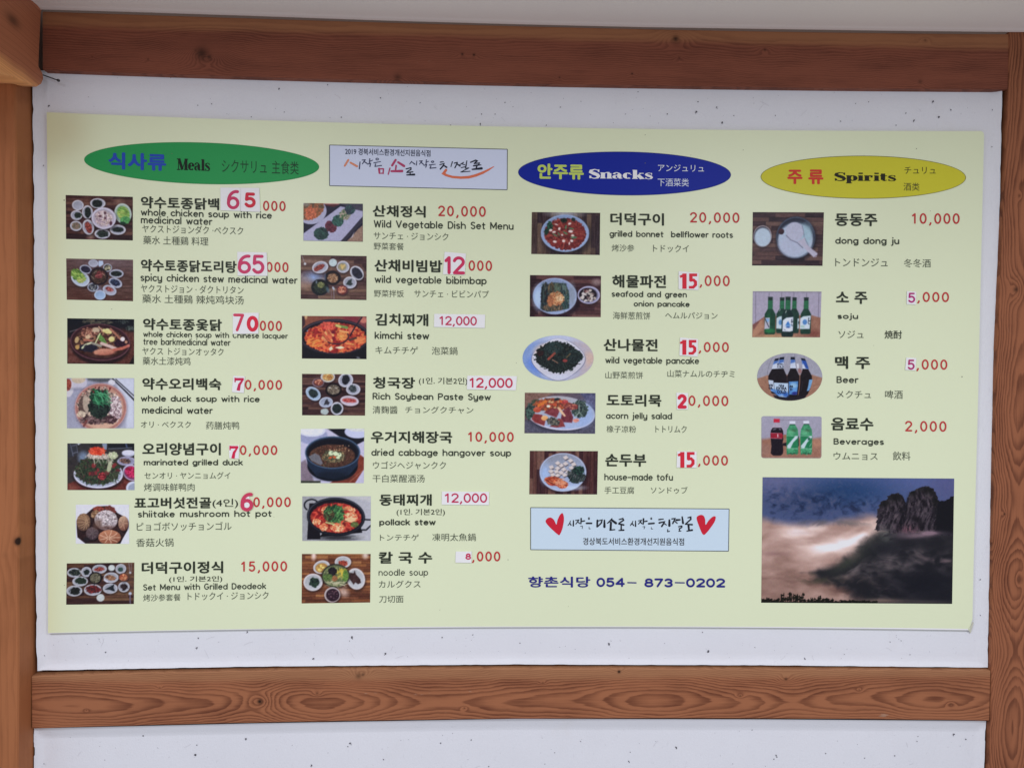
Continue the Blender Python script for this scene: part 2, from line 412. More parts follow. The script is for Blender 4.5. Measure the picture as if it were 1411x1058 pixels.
bm_ = rf.modifiers.new('bevel', 'BEVEL'); bm_.width = 0.003; bm_.segments = 2

# nail sticking out of the joint under the beam
m_iron, b = mat('black_iron', 0.5, 0.5, (0.02, 0.018, 0.02))
def rod(p0, p1, r, n=10):
    p0, p1 = Vector(p0), Vector(p1); d = (p1-p0).normalized(); a = d.orthogonal().normalized(); b_ = d.cross(a)
    V = [tuple(p+(a*math.cos(2*math.pi*k/n)+b_*math.sin(2*math.pi*k/n))*r) for p in (p0, p1) for k in range(n)]
    F = [(k, (k+1) % n, (k+1) % n+n, k+n) for k in range(n)] + [tuple(reversed(range(n))), tuple(range(n, 2*n))]
    return V, F
A = unproject(56, 102.5, 0.006); B = unproject(80.5, 111.2, 0.022)
V, F = rod(A, B, 0.0011)
nail = link('nail', V, F, m_iron, label='black nail sticking out under the beam beside the rafter', cat='nail', smooth=False)
d = (Vector(B)-Vector(A)).normalized()
V, F = rod(Vector(B)-d*0.0012, Vector(B)+d*0.0012, 0.0026)
link('nail_head', V, F, m_iron, parent=nail)
# ------------------------------------------------------------------ the menu board
D0 = 0.0072                                     # its printed face
m_board, b = mat('printed_vinyl', 0.34, 0.28)
x, y, z = xyz()
BG = lin((203, 211, 187))/LIT
n1 = xnoise(x, y, z, 2.0, 3); n2 = xnoise(x, y, z, 420, 2)
post_bounce = xsmooth(x*-1.0, 0.84, 0.93)  # yellow bounce and shade from the left post, painted into the board colour
corner = X.m('EXPONENT', ((x+0.86)*(x+0.86)*500.0 + (z-0.46)*(z-0.46)*300.0)*-1.0)
bc = xmix(n1*0.7+n2*0.3, BG*0.955, BG*1.03)
bc = xmix(post_bounce*0.35, bc, lin((206, 202, 148))/LIT)
bc = xmix(corner*0.35, bc, lin((176, 160, 120))/LIT)
setcol(b, bc); xbump(b, n2*0.6+xnoise(x*1.0, y, z*0.2, 30, 2), 0.12, 0.0008)
m_white_edge, b = mat('white_cut_edge', 0.5, 0.3, alb((236, 238, 240)))

board = bpy.data.objects.new('menu_board', None); COL.objects.link(board)
tag(board, 'pale green restaurant menu board printed with dishes, prices and photos', 'menu board')
xs = np.linspace(64.5, 1356, 40)
V, F = [], []
def border(n=40):
    top = [(x_, float(np.polyval(_tp, x_))) for x_ in np.linspace(64.3, 1352.5, n)]
    right = [(1355.2, 183.0), (1356.0, 187), (1352.6, 330), (1347.5, 560), (1341.5, 780), (1340.0, 853), (1335.8, 866.6)]
    bot = [(x_, float(np.polyval(_bp, x_))) for x_ in np.linspace(1335, 67.0, n)]
    left = [(66.2, 871.5), (66.8, 700), (67.2, 500), (66.0, 300)]
    return top + right + bot + left
B_ = border()
n = len(B_)
for (x_, y_) in B_: V.append(unproject(x_, y_, D0))
for (x_, y_) in B_:
    p = unproject(x_, y_, D0); V.append((p[0], -0.0012, p[2]))
F = [tuple(range(n-1, -1, -1))] + [(k, (k+1) % n, (k+1) % n+n, k+n) for k in range(n)] + [tuple(range(n, 2*n))]
sheet_o = link('board_sheet', V, F, m_board, parent=board)
# unprinted white strip along the bottom edge
V, F = [], []
for i, x_ in enumerate(np.linspace(68, 1334, 60)):
    yb = float(np.polyval(_bp, x_)); wv = 1.3+0.5*math.sin(x_/170.0)
    V += [unproject(x_, yb-wv*(0.35 if x_ < 420 else 1.0), D0+0.0002), unproject(x_, yb+0.1, D0+0.0002)]
    if i: F.append((2*i-2, 2*i-1, 2*i+1, 2*i))
link('white_margin', V, F, m_white_edge, parent=board)

_ink = {}
def ink(c, rough=0.45):
    c = tuple(c)
    if c not in _ink:
        _ink[c] = mat('ink_%02x%02x%02x' % c, rough, 0.15, alb(c))[0]
    return _ink[c]
LV = {'base': D0+0.0003, 'text': D0+0.0006, 'paper': D0+0.0022, 'num': D0+0.0025}

# ---- strokes: ribbons with round ends on the board
def ribbon(pts, w, cap=True):
    """pts: (k,2); w: number or list. returns polygons (list of point lists) tiling the stroke"""
    P = [np.array(p, float) for p in pts]
    k = len(P); w = [w]*k if np.isscalar(w) else list(w)
    closed = k > 6 and np.linalg.norm(P[0]-P[-1]) < 1e-6
    cap = cap and not closed
    out, L_, R2 = [], [], []
    for i in range(k):
        a = P[i]-P[i-1] if i else (P[-1]-P[-2] if closed else P[1]-P[0])
        b_ = P[i+1]-P[i] if i < k-1 else (P[1]-P[0] if closed else P[-1]-P[-2])
        a = a/(np.linalg.norm(a)+1e-9); b_ = b_/(np.linalg.norm(b_)+1e-9)
        t = a+b_; t = t/(np.linalg.norm(t)+1e-9); nn = np.array([-t[1], t[0]])
        s = w[i]/2/max(0.6, float(np.dot(t, a)))
        L_.append(P[i]+nn*s); R2.append(P[i]-nn*s)
    for i in range(k-1): out.append([L_[i], R2[i], R2[i+1], L_[i+1]])
    if cap:
        for (i, j, A, B) in ((0, 1, L_[0], R2[0]), (k-1, k-2, R2[-1], L_[-1])):
            c0 = P[i]; d = c0-P[j]; d = d/(np.linalg.norm(d)+1e-9); e = A-c0
            arc = [A]
            for q in (1, 2, 3, 4):
                an = math.pi*q/5
                arc.append(c0+e*math.cos(an)+d*np.linalg.norm(e)*math.sin(an))
            arc.append(B); out.append(arc)
    return out
def split_sharp(pts, lim=50):
    P = [np.array(p, float) for p in pts]; res = []; cur = [P[0]]
    for i in range(1, len(P)):
        cur.append(P[i])
        if i < len(P)-1:
            a, b_ = P[i]-P[i-1], P[i+1]-P[i]
            c_ = np.dot(a, b_)/(np.linalg.norm(a)*np.linalg.norm(b_)+1e-9)
            if c_ < math.cos(math.radians(lim)): res.append(cur); cur = [P[i]]
    res.append(cur); return [r for r in res if len(r) > 1]
def put_polys(name, layers, depth, m, parent, label=None, mapping=None):
    """layers: list of lists of polygons; each layer a hair in front of the one before"""
    V, F = [], []
    for li, polys in enumerate(layers):
        dd = depth+(li % 13)*0.000025
        for pg in polys:
            i0 = len(V)
            for p in pg:
                q = mapping(p) if mapping else p
                V.append(unproject(q[0], q[1], dd))
            F.append(tuple(range(i0, len(V))))
    return link(name, V, F, m, parent=parent, label=label)
def arc(cx, cy, rx, ry, a0, a1, n=None):
    n = n or max(5, int(abs(a1-a0)/18))
    return [(cx+rx*math.cos(math.radians(a0+(a1-a0)*i/n)), cy+ry*math.sin(math.radians(a0+(a1-a0)*i/n))) for i in range(n+1)]
O_ = lambda cx, cy, rx, ry: arc(cx, cy, rx, ry, 90, 450, 22)
B = .33
BOWL = O_(.29, B, .29, B)
G = {
 'a': (.6, [BOWL, [(.6, .66), (.6, 0)]]), 'b': (.6, [[(0, 1), (0, 0)], O_(.31, B, .29, B)]),
 'c': (.5, [arc(.3, B, .3, B, 45, 315)]), 'd': (.6, [BOWL, [(.6, 1), (.6, 0)]]),
 'e': (.58, [[(0.01, .36), (.57, .36)], arc(.29, B, .29, B, 5, 315)]), 'f': (.36, [arc(.3, .8, .18, .2, 70, 180)+[(.12, 0)], [(0, .64), (.34, .64)]]),
 'g': (.6, [BOWL, [(.6, .66), (.6, -.1)]+arc(.32, -.1, .28, .2, 0, -140)]), 'h': (.56, [[(0, 1), (0, 0)], arc(.28, .38, .28, .28, 180, 0)+[(.56, 0)]]),
 'i': (.02, [[(0, .66), (0, 0)], [(0, 1.0), (0, 1.04)]]), 'j': (.14, [[(.12, .66), (.12, -.1)]+arc(-.04, -.1, .16, .2, 0, -90), [(.12, 1.0), (.12, 1.04)]]),
 'k': (.5, [[(0, 1), (0, 0)], [(.46, .66), (.03, .28)], [(.16, .4), (.5, 0)]]), 'l': (.02, [[(0, 1), (0, 0)]]),
 'm': (.86, [[(0, .66), (0, 0)], arc(.215, .42, .215, .24, 180, 0)+[(.43, 0)], arc(.645, .42, .215, .24, 180, 0)+[(.86, 0)]]),
 'n': (.54, [[(0, .66), (0, 0)], arc(.27, .39, .27, .27, 180, 0)+[(.54, 0)]]), 'o': (.6, [O_(.3, B, .3, B)]),
 'p': (.6, [[(0, .66), (0, -.3)], O_(.31, B, .29, B)]), 'q': (.6, [BOWL, [(.6, .66), (.6, -.3)]]),
 'r': (.3, [[(0, .66), (0, 0)], arc(.26, .36, .26, .3, 180, 75)]), 's': (.44, [arc(.22, .49, .2, .17, 40, 200, 8)+[(.3, .3)]+arc(.22, .165, .21, .165, 40, -140, 8)]),
 't': (.36, [[(.14, .9), (.14, .12)]+arc(.26, .12, .12, .12, 180, 280), [(0, .64), (.36, .64)]]), 'u': (.54, [[(0, .66), (0, .27)]+arc(.27, .27, .27, .27, 180, 360), [(.54, .66), (.54, 0)]]),
 'v': (.52, [[(0, .66), (.26, 0), (.52, .66)]]), 'w': (.8, [[(0, .66), (.2, 0), (.4, .6), (.6, 0), (.8, .66)]]),
 'y': (.54, [[(0, .66), (0, .27)]+arc(.27, .27, .27, .27, 180, 360), [(.54, .66), (.54, -.1)]+arc(.27, -.1, .27, .2, 0, -140)]),
 'x': (.5, [[(0, .66), (.5, 0)], [(.5, .66), (0, 0)]]), 'z': (.5, [[(0, .66), (.5, .66), (0, 0), (.5, 0)]]),
 'W': (.95, [[(0, 1), (.23, 0), (.47, .9), (.71, 0), (.95, 1)]]), 'V': (.7, [[(0, 1), (.35, 0), (.7, 1)]]),
 'D': (.66, [[(0, 0), (0, 1), (.28, 1)]+arc(.28, .5, .38, .5, 90, -90)+[(0, 0)]]), 'S': (.55, [arc(.28, .75, .26, .25, 35, 200, 8)+[(.4, .46)]+arc(.28, .26, .27, .26, 40, -150, 8)]),
 'M': (.8, [[(0, 0), (0, 1), (.4, .2), (.8, 1), (.8, 0)]]), 'R': (.6, [[(0, 0), (0, 1), (.32, 1)]+arc(.32, .74, .26, .26, 90, -90)+[(0, .48)], [(.3, .48), (.6, 0)]]),
 'P': (.6, [[(0, 0), (0, 1), (.32, 1)]+arc(.32, .74, .28, .26, 90, -90)+[(0, .48)]]), 'G': (.7, [arc(.36, .5, .36, .5, 50, 330, 16)+[(.68, .45), (.42, .45)]]),
 'B': (.6, [[(0, 0), (0, 1), (.3, 1)]+arc(.3, .76, .24, .24, 90, -90)+[(0, .52)], [(.3, .52)]+arc(.32, .26, .27, .26, 90, -90)+[(0, 0)]]), 'C': (.66, [arc(.36, .5, .36, .5, 45, 315, 16)]),
 '0': (.5, [O_(.25, .5, .25, .5)]), '1': (.26, [[(.02, .8), (.22, 1), (.22, 0)]]),
 '2': (.52, [arc(.26, .73, .25, .27, 165, -35, 10)+[(.02, 0), (.52, 0)]]), '3': (.5, [arc(.24, .75, .23, .25, 150, -90, 10), arc(.24, .26, .25, .26, 90, -150, 10)]),
 '4': (.56, [[(.42, 0), (.42, 1), (0, .3), (.56, .3)]]), '5': (.5, [[(.45, 1), (.08, 1), (.05, .55)]+arc(.24, .32, .25, .32, 125, -150, 12)]),
 '6': (.52, [O_(.26, .3, .26, .3), arc(.44, .42, .43, .58, 82, 190, 8)]), '7': (.5, [[(0, 1), (.5, 1), (.16, 0)]]),
 '8': (.52, [O_(.26, .76, .21, .24), O_(.26, .27, .26, .27)]), '9': (.52, [O_(.26, .7, .26, .3), arc(.08, .58, .43, .58, -98, 10, 8)]),
 ',': (.16, [[(.1, .02), (.1, -.04), (.02, -.2)]]), '.': (.1, [[(.05, 0), (.05, .03)]]), '-': (.5, [[(0, .42), (.5, .42)]]), '(': (.2, [arc(.4, .42, .36, .66, 125, 235)]), ')': (.2, [arc(-.2, .42, .36, .66, 55, -55)]),
 "'": (.1, [[(.05, 1), (.05, .8)]]), '_': (.5, [[(0, .42), (.5, .42)]]),
}
def strokes(name, s, x0, x1, y0, y1, w, m, parent, depth, gap=.24, space=.52, fixed=None, rot=None, label=None):
    """s drawn with round pen of width w image px, centre lines fitted to the box"""
    cur, allst = 0.0, []
    for ch in s:
        if ch == ' ': cur += space; continue
        adv, st = G[ch]
        o = cur+((fixed-adv)/2 if fixed and ch != ',' else 0)
        for q in st: allst.append([(p[0]+o, p[1]) for p in q])
        cur += (fixed if fixed and ch != ',' else adv)+gap
    A = np.concatenate([np.array(q) for q in allst])
    ax0, ax1, ay0, ay1 = A[:, 0].min(), A[:, 0].max(), A[:, 1].min(), A[:, 1].max()
    sx = (x1-x0-w)/max(ax1-ax0, 1e-6); sy = (y1-y0-w)/(ay1-ay0); xm = (x0+x1)/2
    def mp(p): return (x0+w/2+(p[0]-ax0)*sx, y1-w/2-(p[1]-ay0)*sy)
    layers = []
    for q in allst:
        for seg in split_sharp([mp(p) for p in q]):
            layers.append(ribbon(seg, w))
    def bd(p):
        x_, y_ = p[0], p[1]
        if rot:
            c_ = ((x0+x1)/2, (y0+y1)/2); a = math.radians(rot); dx, dy = x_-c_[0], y_-c_[1]
            return (c_[0]+dx*math.cos(a)-dy*math.sin(a), c_[1]+dx*math.sin(a)+dy*math.cos(a))
        return (x_, bend(x_, y_, xm))
    return put_polys(name, layers, depth, m, parent, label, bd)

# ---- type: the built-in font for Hangul, kana and hanzi
_cache = {}
def glyph_mesh(s, off, space=1.0):
    k = (s, off, space)
    if k in _cache: return _cache[k]
    c = bpy.data.curves.new('lettering', 'FONT'); c.body = s; c.offset = 0; c.space_character = 1.05 if off >= 0.02 else 1.0; c.space_word = space; c.resolution_u = 3
    o = bpy.data.objects.new('lettering', c); COL.objects.link(o)
    dg = bpy.context.evaluated_depsgraph_get(); me = bpy.data.meshes.new_from_object(o.evaluated_get(dg))
    bpy.data.objects.remove(o); bpy.data.curves.remove(c)
    co = np.empty(len(me.vertices)*3); me.vertices.foreach_get('co', co); co = co.reshape(-1, 3)
    faces = [tuple(p.vertices) for p in me.polygons]; bpy.data.meshes.remove(me)
    _cache[k] = (co, faces); return _cache[k]
def typeset(s, x0, x1, y0, y1, color, off=0.0, parent=None, depth=None, space=1.0, name='lettering'):
    co, faces = glyph_mesh(s, off, space)
    if off > 0:                                   # heavier weight: the same letters struck several times, a hair apart
        n0 = len(co); C0, F0 = co, faces; cs, fs = [co], list(faces)
        for k in range(6):
            cs.append(C0+np.array([off*1.15*math.cos(k*math.pi/3+.3), off*math.sin(k*math.pi/3+.3), 0])); fs += [tuple(i+n0*(k+1) for i in f) for f in F0]
        co = np.concatenate(cs); faces = fs; lay = np.repeat(np.arange(7), n0)*0.00002
    else: lay = 0.0
    a, b_ = co.min(0), co.max(0); xm = (x0+x1)/2
    X_ = x0+(co[:, 0]-a[0])*(x1-x0)/(b_[0]-a[0]); Y_ = y1-(co[:, 1]-a[1])*(y1-y0)/(b_[1]-a[1])
    Y_ = bend(X_, Y_, xm)
    V = unproject(X_, Y_, (depth or LV['text'])) + np.stack([0*X_, -(lay+0*X_), 0*X_], -1)
    return link(name, V, faces, ink(color), parent=parent or board)

BLK, GRY, RED, MAG = (44, 50, 42), (78, 84, 74), (172, 52, 56), (178, 46, 84)
def H(s, x0, x1, y0, y1): typeset(s, x0, x1, y0, y1, BLK, 0.029)          # heavy Korean dish name
def C(s, x0, x1, y0, y1): typeset(s, x0, x1, y0, y1, GRY, 0.0)            # thin kana and hanzi
def E(s, x0, x1, y0, y1, w=1.75): strokes('lettering', s, x0, x1, y0, y1, w*0.9, ink((50, 56, 48)), board, LV['text'], gap=.27, space=.6)
def P(s, x0, x1, y0, y1): strokes('lettering', s, x0, x1, y0, y1, 2.15, ink(RED), board, LV['text'], fixed=.52, gap=.34)

# column 1
H('약수토종닭백', 194, 302, 272, 288.6); P('000', 362.4, 393.5, 277, 291)
E('whole chicken soup with rice', 194, 374.6, 289.6, 302); E('medicinal water', 194, 292.7, 298.8, 309.2)
C('ヤクストジョンダク ·ペクスク', 196, 335, 311, 322.3); C('藥水 土種鷄 料理', 197.3, 287, 326, 337.7)
H('약수토종닭도리탕', 194, 326, 358.4, 375.2); P('000', 367, 397.5, 361.2, 375.2)
E('spicy chicken stew medicinal water', 193.5, 410, 378.8, 392); C('ヤクストジョン · ダクトリタン', 194, 335.6, 393, 404.2); C('藥水 土種鷄 辣炖鸡块汤', 196, 335.6, 406.8, 418.6)
H('약수토종옻닭', 197, 305.7, 439.1, 455.6); P('000', 358, 388.4, 442, 456)
E('whole chicken soup with Chinese lacquer', 197.3, 396.8, 457.5, 467.5, 1.35); E('tree barkmedicinal water', 197.3, 317.7, 466.4, 475.8, 1.35)
C('ヤクス トジョンオッタク', 196, 308, 479.3, 489.6); C('藥水土漆炖鸡', 196.5, 262.4, 492, 503)
H('약수오리백숙', 196, 305, 520.8, 537.2); P('0,000', 337.4, 388.6, 523.4, 539.3)
E('whole duck soup with rice', 194, 357.8, 544.6, 555.8); E('medicinal water', 195.7, 293.2, 560, 570)
C('オリ · ベクスク', 194, 262.9, 580.3, 589.4); C('药膳炖鸭', 283.8, 329.5, 580.8, 591.5)
H('오리양념구이', 196, 304.2, 610, 627.2); P('0,000', 330.5, 382, 613.4, 629)
E('marinated grilled duck', 198, 334.6, 632.4, 643); C('センオリ · ヤンニョムグイ', 199, 317.2, 650.2, 659.8); C('烤调味鲜鸭肉', 198.3, 268, 665.7, 676.6)
H('표고버섯전골', 185, 291, 684.8, 700.5); typeset('(4인)', 292.7, 328, 687, 700, BLK, 0.006); P('0,000', 349, 400.6, 684.7, 700.8)
E('shiitake mushroom hot pot', 190, 374.4, 702.8, 714.4); C('ピョゴボソッチョンゴル', 188.4, 319, 719, 730.8); C('香菇火锅', 187.6, 239, 741.6, 753)
H('더덕구이정식', 195.2, 307.5, 773.3, 790); P('15,000', 332.3, 395.5, 773, 789.5)
typeset('(1인. 기본2인)', 233, 306.2, 793.4, 802.4, BLK, 0.006); E('Set Menu with Grilled Deodeok', 197.3, 366.7, 803.2, 812.2, 1.5)
C('烤沙参套餐', 197.3, 248.8, 818.2, 827.9); C('トドックイ · ジョンシク', 258.5, 370, 815.4, 826)
# column 2
H('산채정식', 513.4, 586.6, 283.3, 299.5); P('20,000', 603.9, 669.3, 284, 301)
E('Wild Vegetable Dish Set Menu', 515, 707.6, 304.7, 318); C('サンチェ · ジョンシク', 515, 617.8, 320.6, 330.7); C('野菜套餐', 515, 556.4, 334.7, 344.6)
H('산채비빔밥', 515.8, 609.5, 358, 375); P('000', 645.7, 678, 359, 373.4)
E('wild vegetable bibimbap', 516.2, 670.5, 380.4, 393.6); C('野菜拌饭', 515.3, 556.4, 399.7, 409.4); C('サンチェ · ビビンパプ', 570.8, 673.6, 400, 410)
H('김치찌개', 517, 590.2, 432.2, 449.2); E('kimchi stew', 516.2, 591.4, 457, 467.4, 1.9)
C('キムチチゲ', 517.4, 576, 477.3, 487.8); C('泡菜鍋', 594.9, 630.3, 478, 488.9)
H('청국장', 513.9, 572, 519.5, 535.4); typeset('(1인. 기본2인)', 577.2, 644, 520.1, 530.8, BLK, 0.004)
E('Rich Soybean Paste Syew', 513.4, 676.4, 541.4, 553.4); C('清麴醬', 513.4, 547.9, 559.3, 569.9); C('チョングクチャン', 558.3, 652.3, 560, 569.7)
H('우거지해장국', 511, 623.2, 594, 610.5); P('10,000', 645, 707.8, 595, 611)
E('dried cabbage hangover soup', 511.7, 704.3, 618.3, 630.6); C('ウゴジヘジャンクク', 513.9, 614.5, 635.4, 646.4); C('干白菜醒酒汤', 513.4, 585, 653.9, 664.5)
H('동태찌개', 522.8, 594.9, 680.6, 696.6); typeset('(1인. 기본2인)', 546.5, 613, 700.8, 710.8, BLK, 0.004)
E('pollack stew', 522.6, 600.3, 714.8, 725.6, 1.9); C('トンテチゲ', 523.6, 577.2, 735.8, 744.8); C('凍明太魚鍋', 595.6, 655.6, 734.7, 745.2)
H('칼 국 수', 521.9, 595.6, 759.8, 776.2); P(',000', 650.4, 689.4, 759.5, 775.5)
E('noodle soup', 521.7, 589.7, 783.6, 795.2, 1.15); C('カルグクス', 521.9, 579.5, 799.3, 809.7); C('刀切面', 522.4, 555.9, 820.4, 830.1)
# column 3
H('더덕구이', 841, 915, 293.6, 310.8); P('20,000', 950.9, 1018.9, 292.8, 309.5)
E('grilled bonnet  bellflower roots', 839.9, 1010, 318.4, 329.4, 1.6); C('烤沙参', 843, 873.9, 337, 346.8); C('トドックイ', 900, 949.2, 337.5, 347.8)
H('해물파전', 843.6, 917.8, 379, 396.9); P(',000', 964, 1005.5, 379.7, 396.9)
E('seafood and green', 842.9, 946.4, 401.2, 411.7, 1.6); E('onion pancake', 873.2, 950.4, 414.7, 424.7, 1.6)
C('海鲜葱煎饼', 844.6, 896, 429.8, 440.2); C('ヘムルパジョン', 916.6, 988.7, 430.3, 439.4)
H('산나물전', 831.6, 906.2, 466.8, 484); P(',000', 962.7, 1004.3, 471.3, 487.6)
E('wild vegetable pancake', 834.2, 963.4, 491.7, 503.5, 1.6); C('山野菜煎饼', 834.2, 885.9, 512, 521.9); C('山菜ナムルのチヂミ', 919.7, 1012.3, 510.1, 520)
H('도토리묵', 835.8, 911.4, 543.2, 560.2); P('0,000', 948.8, 1003.6, 545, 561.8)
E('acorn jelly salad', 835.1, 926, 568, 579.6, 1.6); C('橡子凉粉', 835.8, 876.5, 586.4, 596); C('トトリムク', 903.2, 946.2, 586.4, 596)
H('손두부', 834, 890.6, 625.4, 642.8); P(',000', 961.8, 1003.1, 627.3, 643.5)
E('house-made tofu', 832.8, 927.3, 652.4, 661.8, 1.6); C('手工豆腐', 833, 873.9, 670.5, 680.2); C('ソンドゥブ', 896.8, 947.6, 670.3, 680)
NAV = (38, 38, 122)
typeset('향촌식당', 727.9, 813.4, 794, 809, NAV, 0.022)
strokes('lettering', '054', 822, 861, 795.6, 808.4, 2.7, ink(NAV), board, LV['text'], gap=.22)
strokes('lettering', '873', 888, 927, 796.6, 808.8, 2.7, ink(NAV), board, LV['text'], gap=.22)
strokes('lettering', '0202', 945.5, 999.3, 796.4, 809, 2.7, ink(NAV), board, LV['text'], gap=.22)
for (a, b_) in ((864.5, 877), (930, 943.5)):
    put_polys('lettering', [ribbon([(a, 802.4), (b_, 802.7)], 1.7, False)], LV['text'], ink(NAV), board)
# column 4
H('동동주', 1150.6, 1209, 294.5, 311.8); P('10,000', 1256.7, 1322.4, 294, 311.2)
E('dong dong ju', 1151, 1239.2, 326.8, 338.8, 1.85); C('トンドンジュ', 1151, 1223.2, 356, 367.4); C('冬冬酒', 1245.6, 1282.7, 357, 368.6)
H('소 주', 1151.8, 1195.3, 402, 418.9); P(',000', 1264, 1307.7, 402.4, 418.6)
E('soju', 1154.2, 1182.5, 431.7, 441.4, 1.85); C('ソジュ', 1155.4, 1190, 455.5, 465.9); typeset('焼酎', 1218.9, 1242.8, 455.4, 466.8, BLK, 0.008)
H('맥 주', 1150.6, 1199, 490.8, 508.4); P(',000', 1262.8, 1305.4, 495.2, 511.7)
E('Beer', 1152.8, 1183, 518.4, 527.8, 1.75); C('メクチュ', 1153, 1200.2, 538.2, 548.6); C('啤酒', 1219.6, 1244, 537.7, 549.5)
H('음료수', 1145.2, 1203.6, 575.3, 593.2); P('2,000', 1247.3, 1304.2, 580, 597)
E('Beverages', 1148.7, 1218, 604, 614.7, 1.7); C('ウムニョス', 1148.7, 1209.5, 623.2, 633.6); C('飲料', 1230.3, 1254.6, 622, 634.1)

# ---- heading ovals
def oval(x0, x1, y0, y1, tilt, fill, rim, label):
    cx, cy, rx, ry = (x0+x1)/2, (y0+y1)/2, (x1-x0)/2, (y1-y0)/2
    pts = lambda g, n=96: [(cx+(rx-g)*math.cos(2*math.pi*k/n), cy+(ry-g)*math.sin(2*math.pi*k/n)+tilt*math.cos(2*math.pi*k/n)) for k in range(n)]
    o = put_polys('heading_oval', [[pts(0.0)]], LV['base'], ink(fill), board, label)
    a, b_ = pts(0.0), pts(0.75); n = len(a)
    put_polys('oval_outline', [[[a[k], a[(k+1) % n], b_[(k+1) % n], b_[k]] for k in range(n)]], LV['base']+0.0001, ink(rim), o)
    return o
og = oval(115.9, 439.8, 196.6, 253.8, 5.0, (36, 136, 76), (46, 124, 74), 'green oval heading for meals')
ob = oval(713.9, 1007.3, 209.2, 269.4, 1.8, (16, 34, 140), (40, 48, 110), 'dark blue oval heading for snacks')
oy = oval(1048.1, 1331.1, 214.8, 274.0, 0.6, (184, 180, 52), (96, 92, 60), 'yellow oval heading for spirits')
typeset('식사류', 149.3, 229, 211, 234.6, (34, 66, 164), 0.036, og)
typeset('シクサリュ', 305.7, 367.5, 221, 238.4, (24, 66, 42), 0.0, og); typeset('主食类', 374.6, 411.6, 222, 240.2, (24, 60, 40), 0.0, og)
typeset('안주류', 740.6, 804.4, 226, 247.4, (172, 190, 96), 0.036, ob)
typeset('アンジュリュ', 906.7, 970, 227.2, 236.6, (206, 212, 232), 0.0, ob); typeset('下酒菜类', 906.2, 949.2, 246, 257, (196, 204, 230), 0.0, ob)
typeset('주 류', 1085, 1134.6, 233.7, 254, (184, 52, 44), 0.036, oy)
typeset('チュリュ', 1246.3, 1289.3, 230.2, 239.8, (62, 60, 34), 0.0, oy); typeset('酒类', 1245.1, 1267.1, 252, 263, (70, 68, 40), 0.0, oy)

# fat slab-serif words: strokes with their own widths, flat ends
T_, t_ = .20, .065
st_ = lambda x_, a, b_, w_=T_: ([(x_, a), (x_, b_)], w_)
sl = lambda a, b_, y_: ([(a, y_), (b_, y_)], .07)
def ring(cx, cy, rx, ry, a0, a1, big=T_, small=t_, n=18):
    p, w_ = [], []
    for i in range(n+1):
        a = math.radians(a0+(a1-a0)*i/n); p.append((cx+rx*math.cos(a), cy+ry*math.sin(a)))
        w_.append(small+(big-small)*abs(math.cos(a))**1.6)
    return (p, w_)
def scurve(cx, cy, sx_, sy_):
    raw = [(.9, .78, .10), (.84, .93, .08), (.5, 1.0, .08), (.16, .88, .15), (.12, .70, .19), (.42, .56, .26), (.74, .42, .24), (.9, .24, .18), (.8, .06, .12), (.45, -.01, .08), (.14, .08, .09), (.08, .24, .12)]
    return ([(cx+p[0]*sx_, cy+p[1]*sy_) for p in raw], [p[2]*min(sx_, sy_)*1.35 for p in raw])
FAT = {
 'M': (1.18, [st_(.17, 0, 1, .07), ([(.22, 1), (.58, .03)], .2), ([(.58, .03), (.9, 1)], .06), st_(.96, 0, 1, .22), sl(0, .36, .035), sl(.76, 1.18, .035), sl(0, .32, .965), sl(.86, 1.18, .965)]),
 'e': (.62, [ring(.31, .34, .21, .3, 0, 318), ([(.2, .37), (.56, .37)], .06)]),
 'a': (.68, [ring(.24, .2, .15, .17, 70, 290, .16), ([(.1, .5), (.12, .62), (.28, .68), (.42, .6), (.45, .45)], [.16, .08, .07, .1, .18]), st_(.45, .1, .5), ([(.45, .12), (.52, .03), (.66, .06)], [.16, .08, .05]), ([(.24, .38), (.4, .40)], .06)]),
 'l': (.38, [st_(.19, 0, 1), sl(0, .38, .035), sl(.02, .2, .965)]),
 's': (.5, [scurve(0.02, 0, .48, .68), ([(.44, .48), (.44, .68)], .05), ([(.05, .0), (.05, .2)], .05)]),
 'S': (.72, [scurve(0.03, 0, .68, 1.0), ([(.66, .70), (.66, 1.0)], .06), ([(.06, .0), (.06, .3)], .06)]),
 'n': (.82, [st_(.19, 0, .66), ([(.25, .5), (.36, .64), (.5, .68), (.62, .6)], [.05, .06, .09, .16]), st_(.62, 0, .6), sl(0, .38, .035), sl(.44, .82, .035), sl(.02, .2, .63)]),
 'c': (.58, [ring(.31, .34, .2, .3, 50, 310), ([(.46, .5), (.5, .54)], .16)]),
 'k': (.84, [st_(.19, 0, 1), ([(.28, .3), (.6, .62)], .06), ([(.38, .42), (.68, .03)], .2), sl(0, .38, .035), sl(.48, .84, .035), sl(.02, .2, .965), sl(.46, .78, .63)]),
 'p': (.74, [st_(.19, -.3, .66), ring(.42, .33, .2, .3, 140, -140), sl(0, .4, -.27), sl(.02, .2, .63)]),
 'i': (.38, [st_(.19, 0, .66), sl(0, .38, .035), sl(.02, .2, .63), ([(.19, .83), (.19, 1.0)], .2)]),
 'r': (.6, [st_(.19, 0, .66), ([(.25, .48), (.36, .62), (.46, .62)], [.05, .08, .1]), ([(.42, .54), (.56, .54)], .18), sl(0, .42, .035), sl(.02, .2, .63)]),
 't': (.5, [([(.2, .9), (.2, .12)], .2), ([(.2, .12), (.3, .03), (.46, .1)], [.14, .08, .05]), sl(.0, .46, .63)]),
}
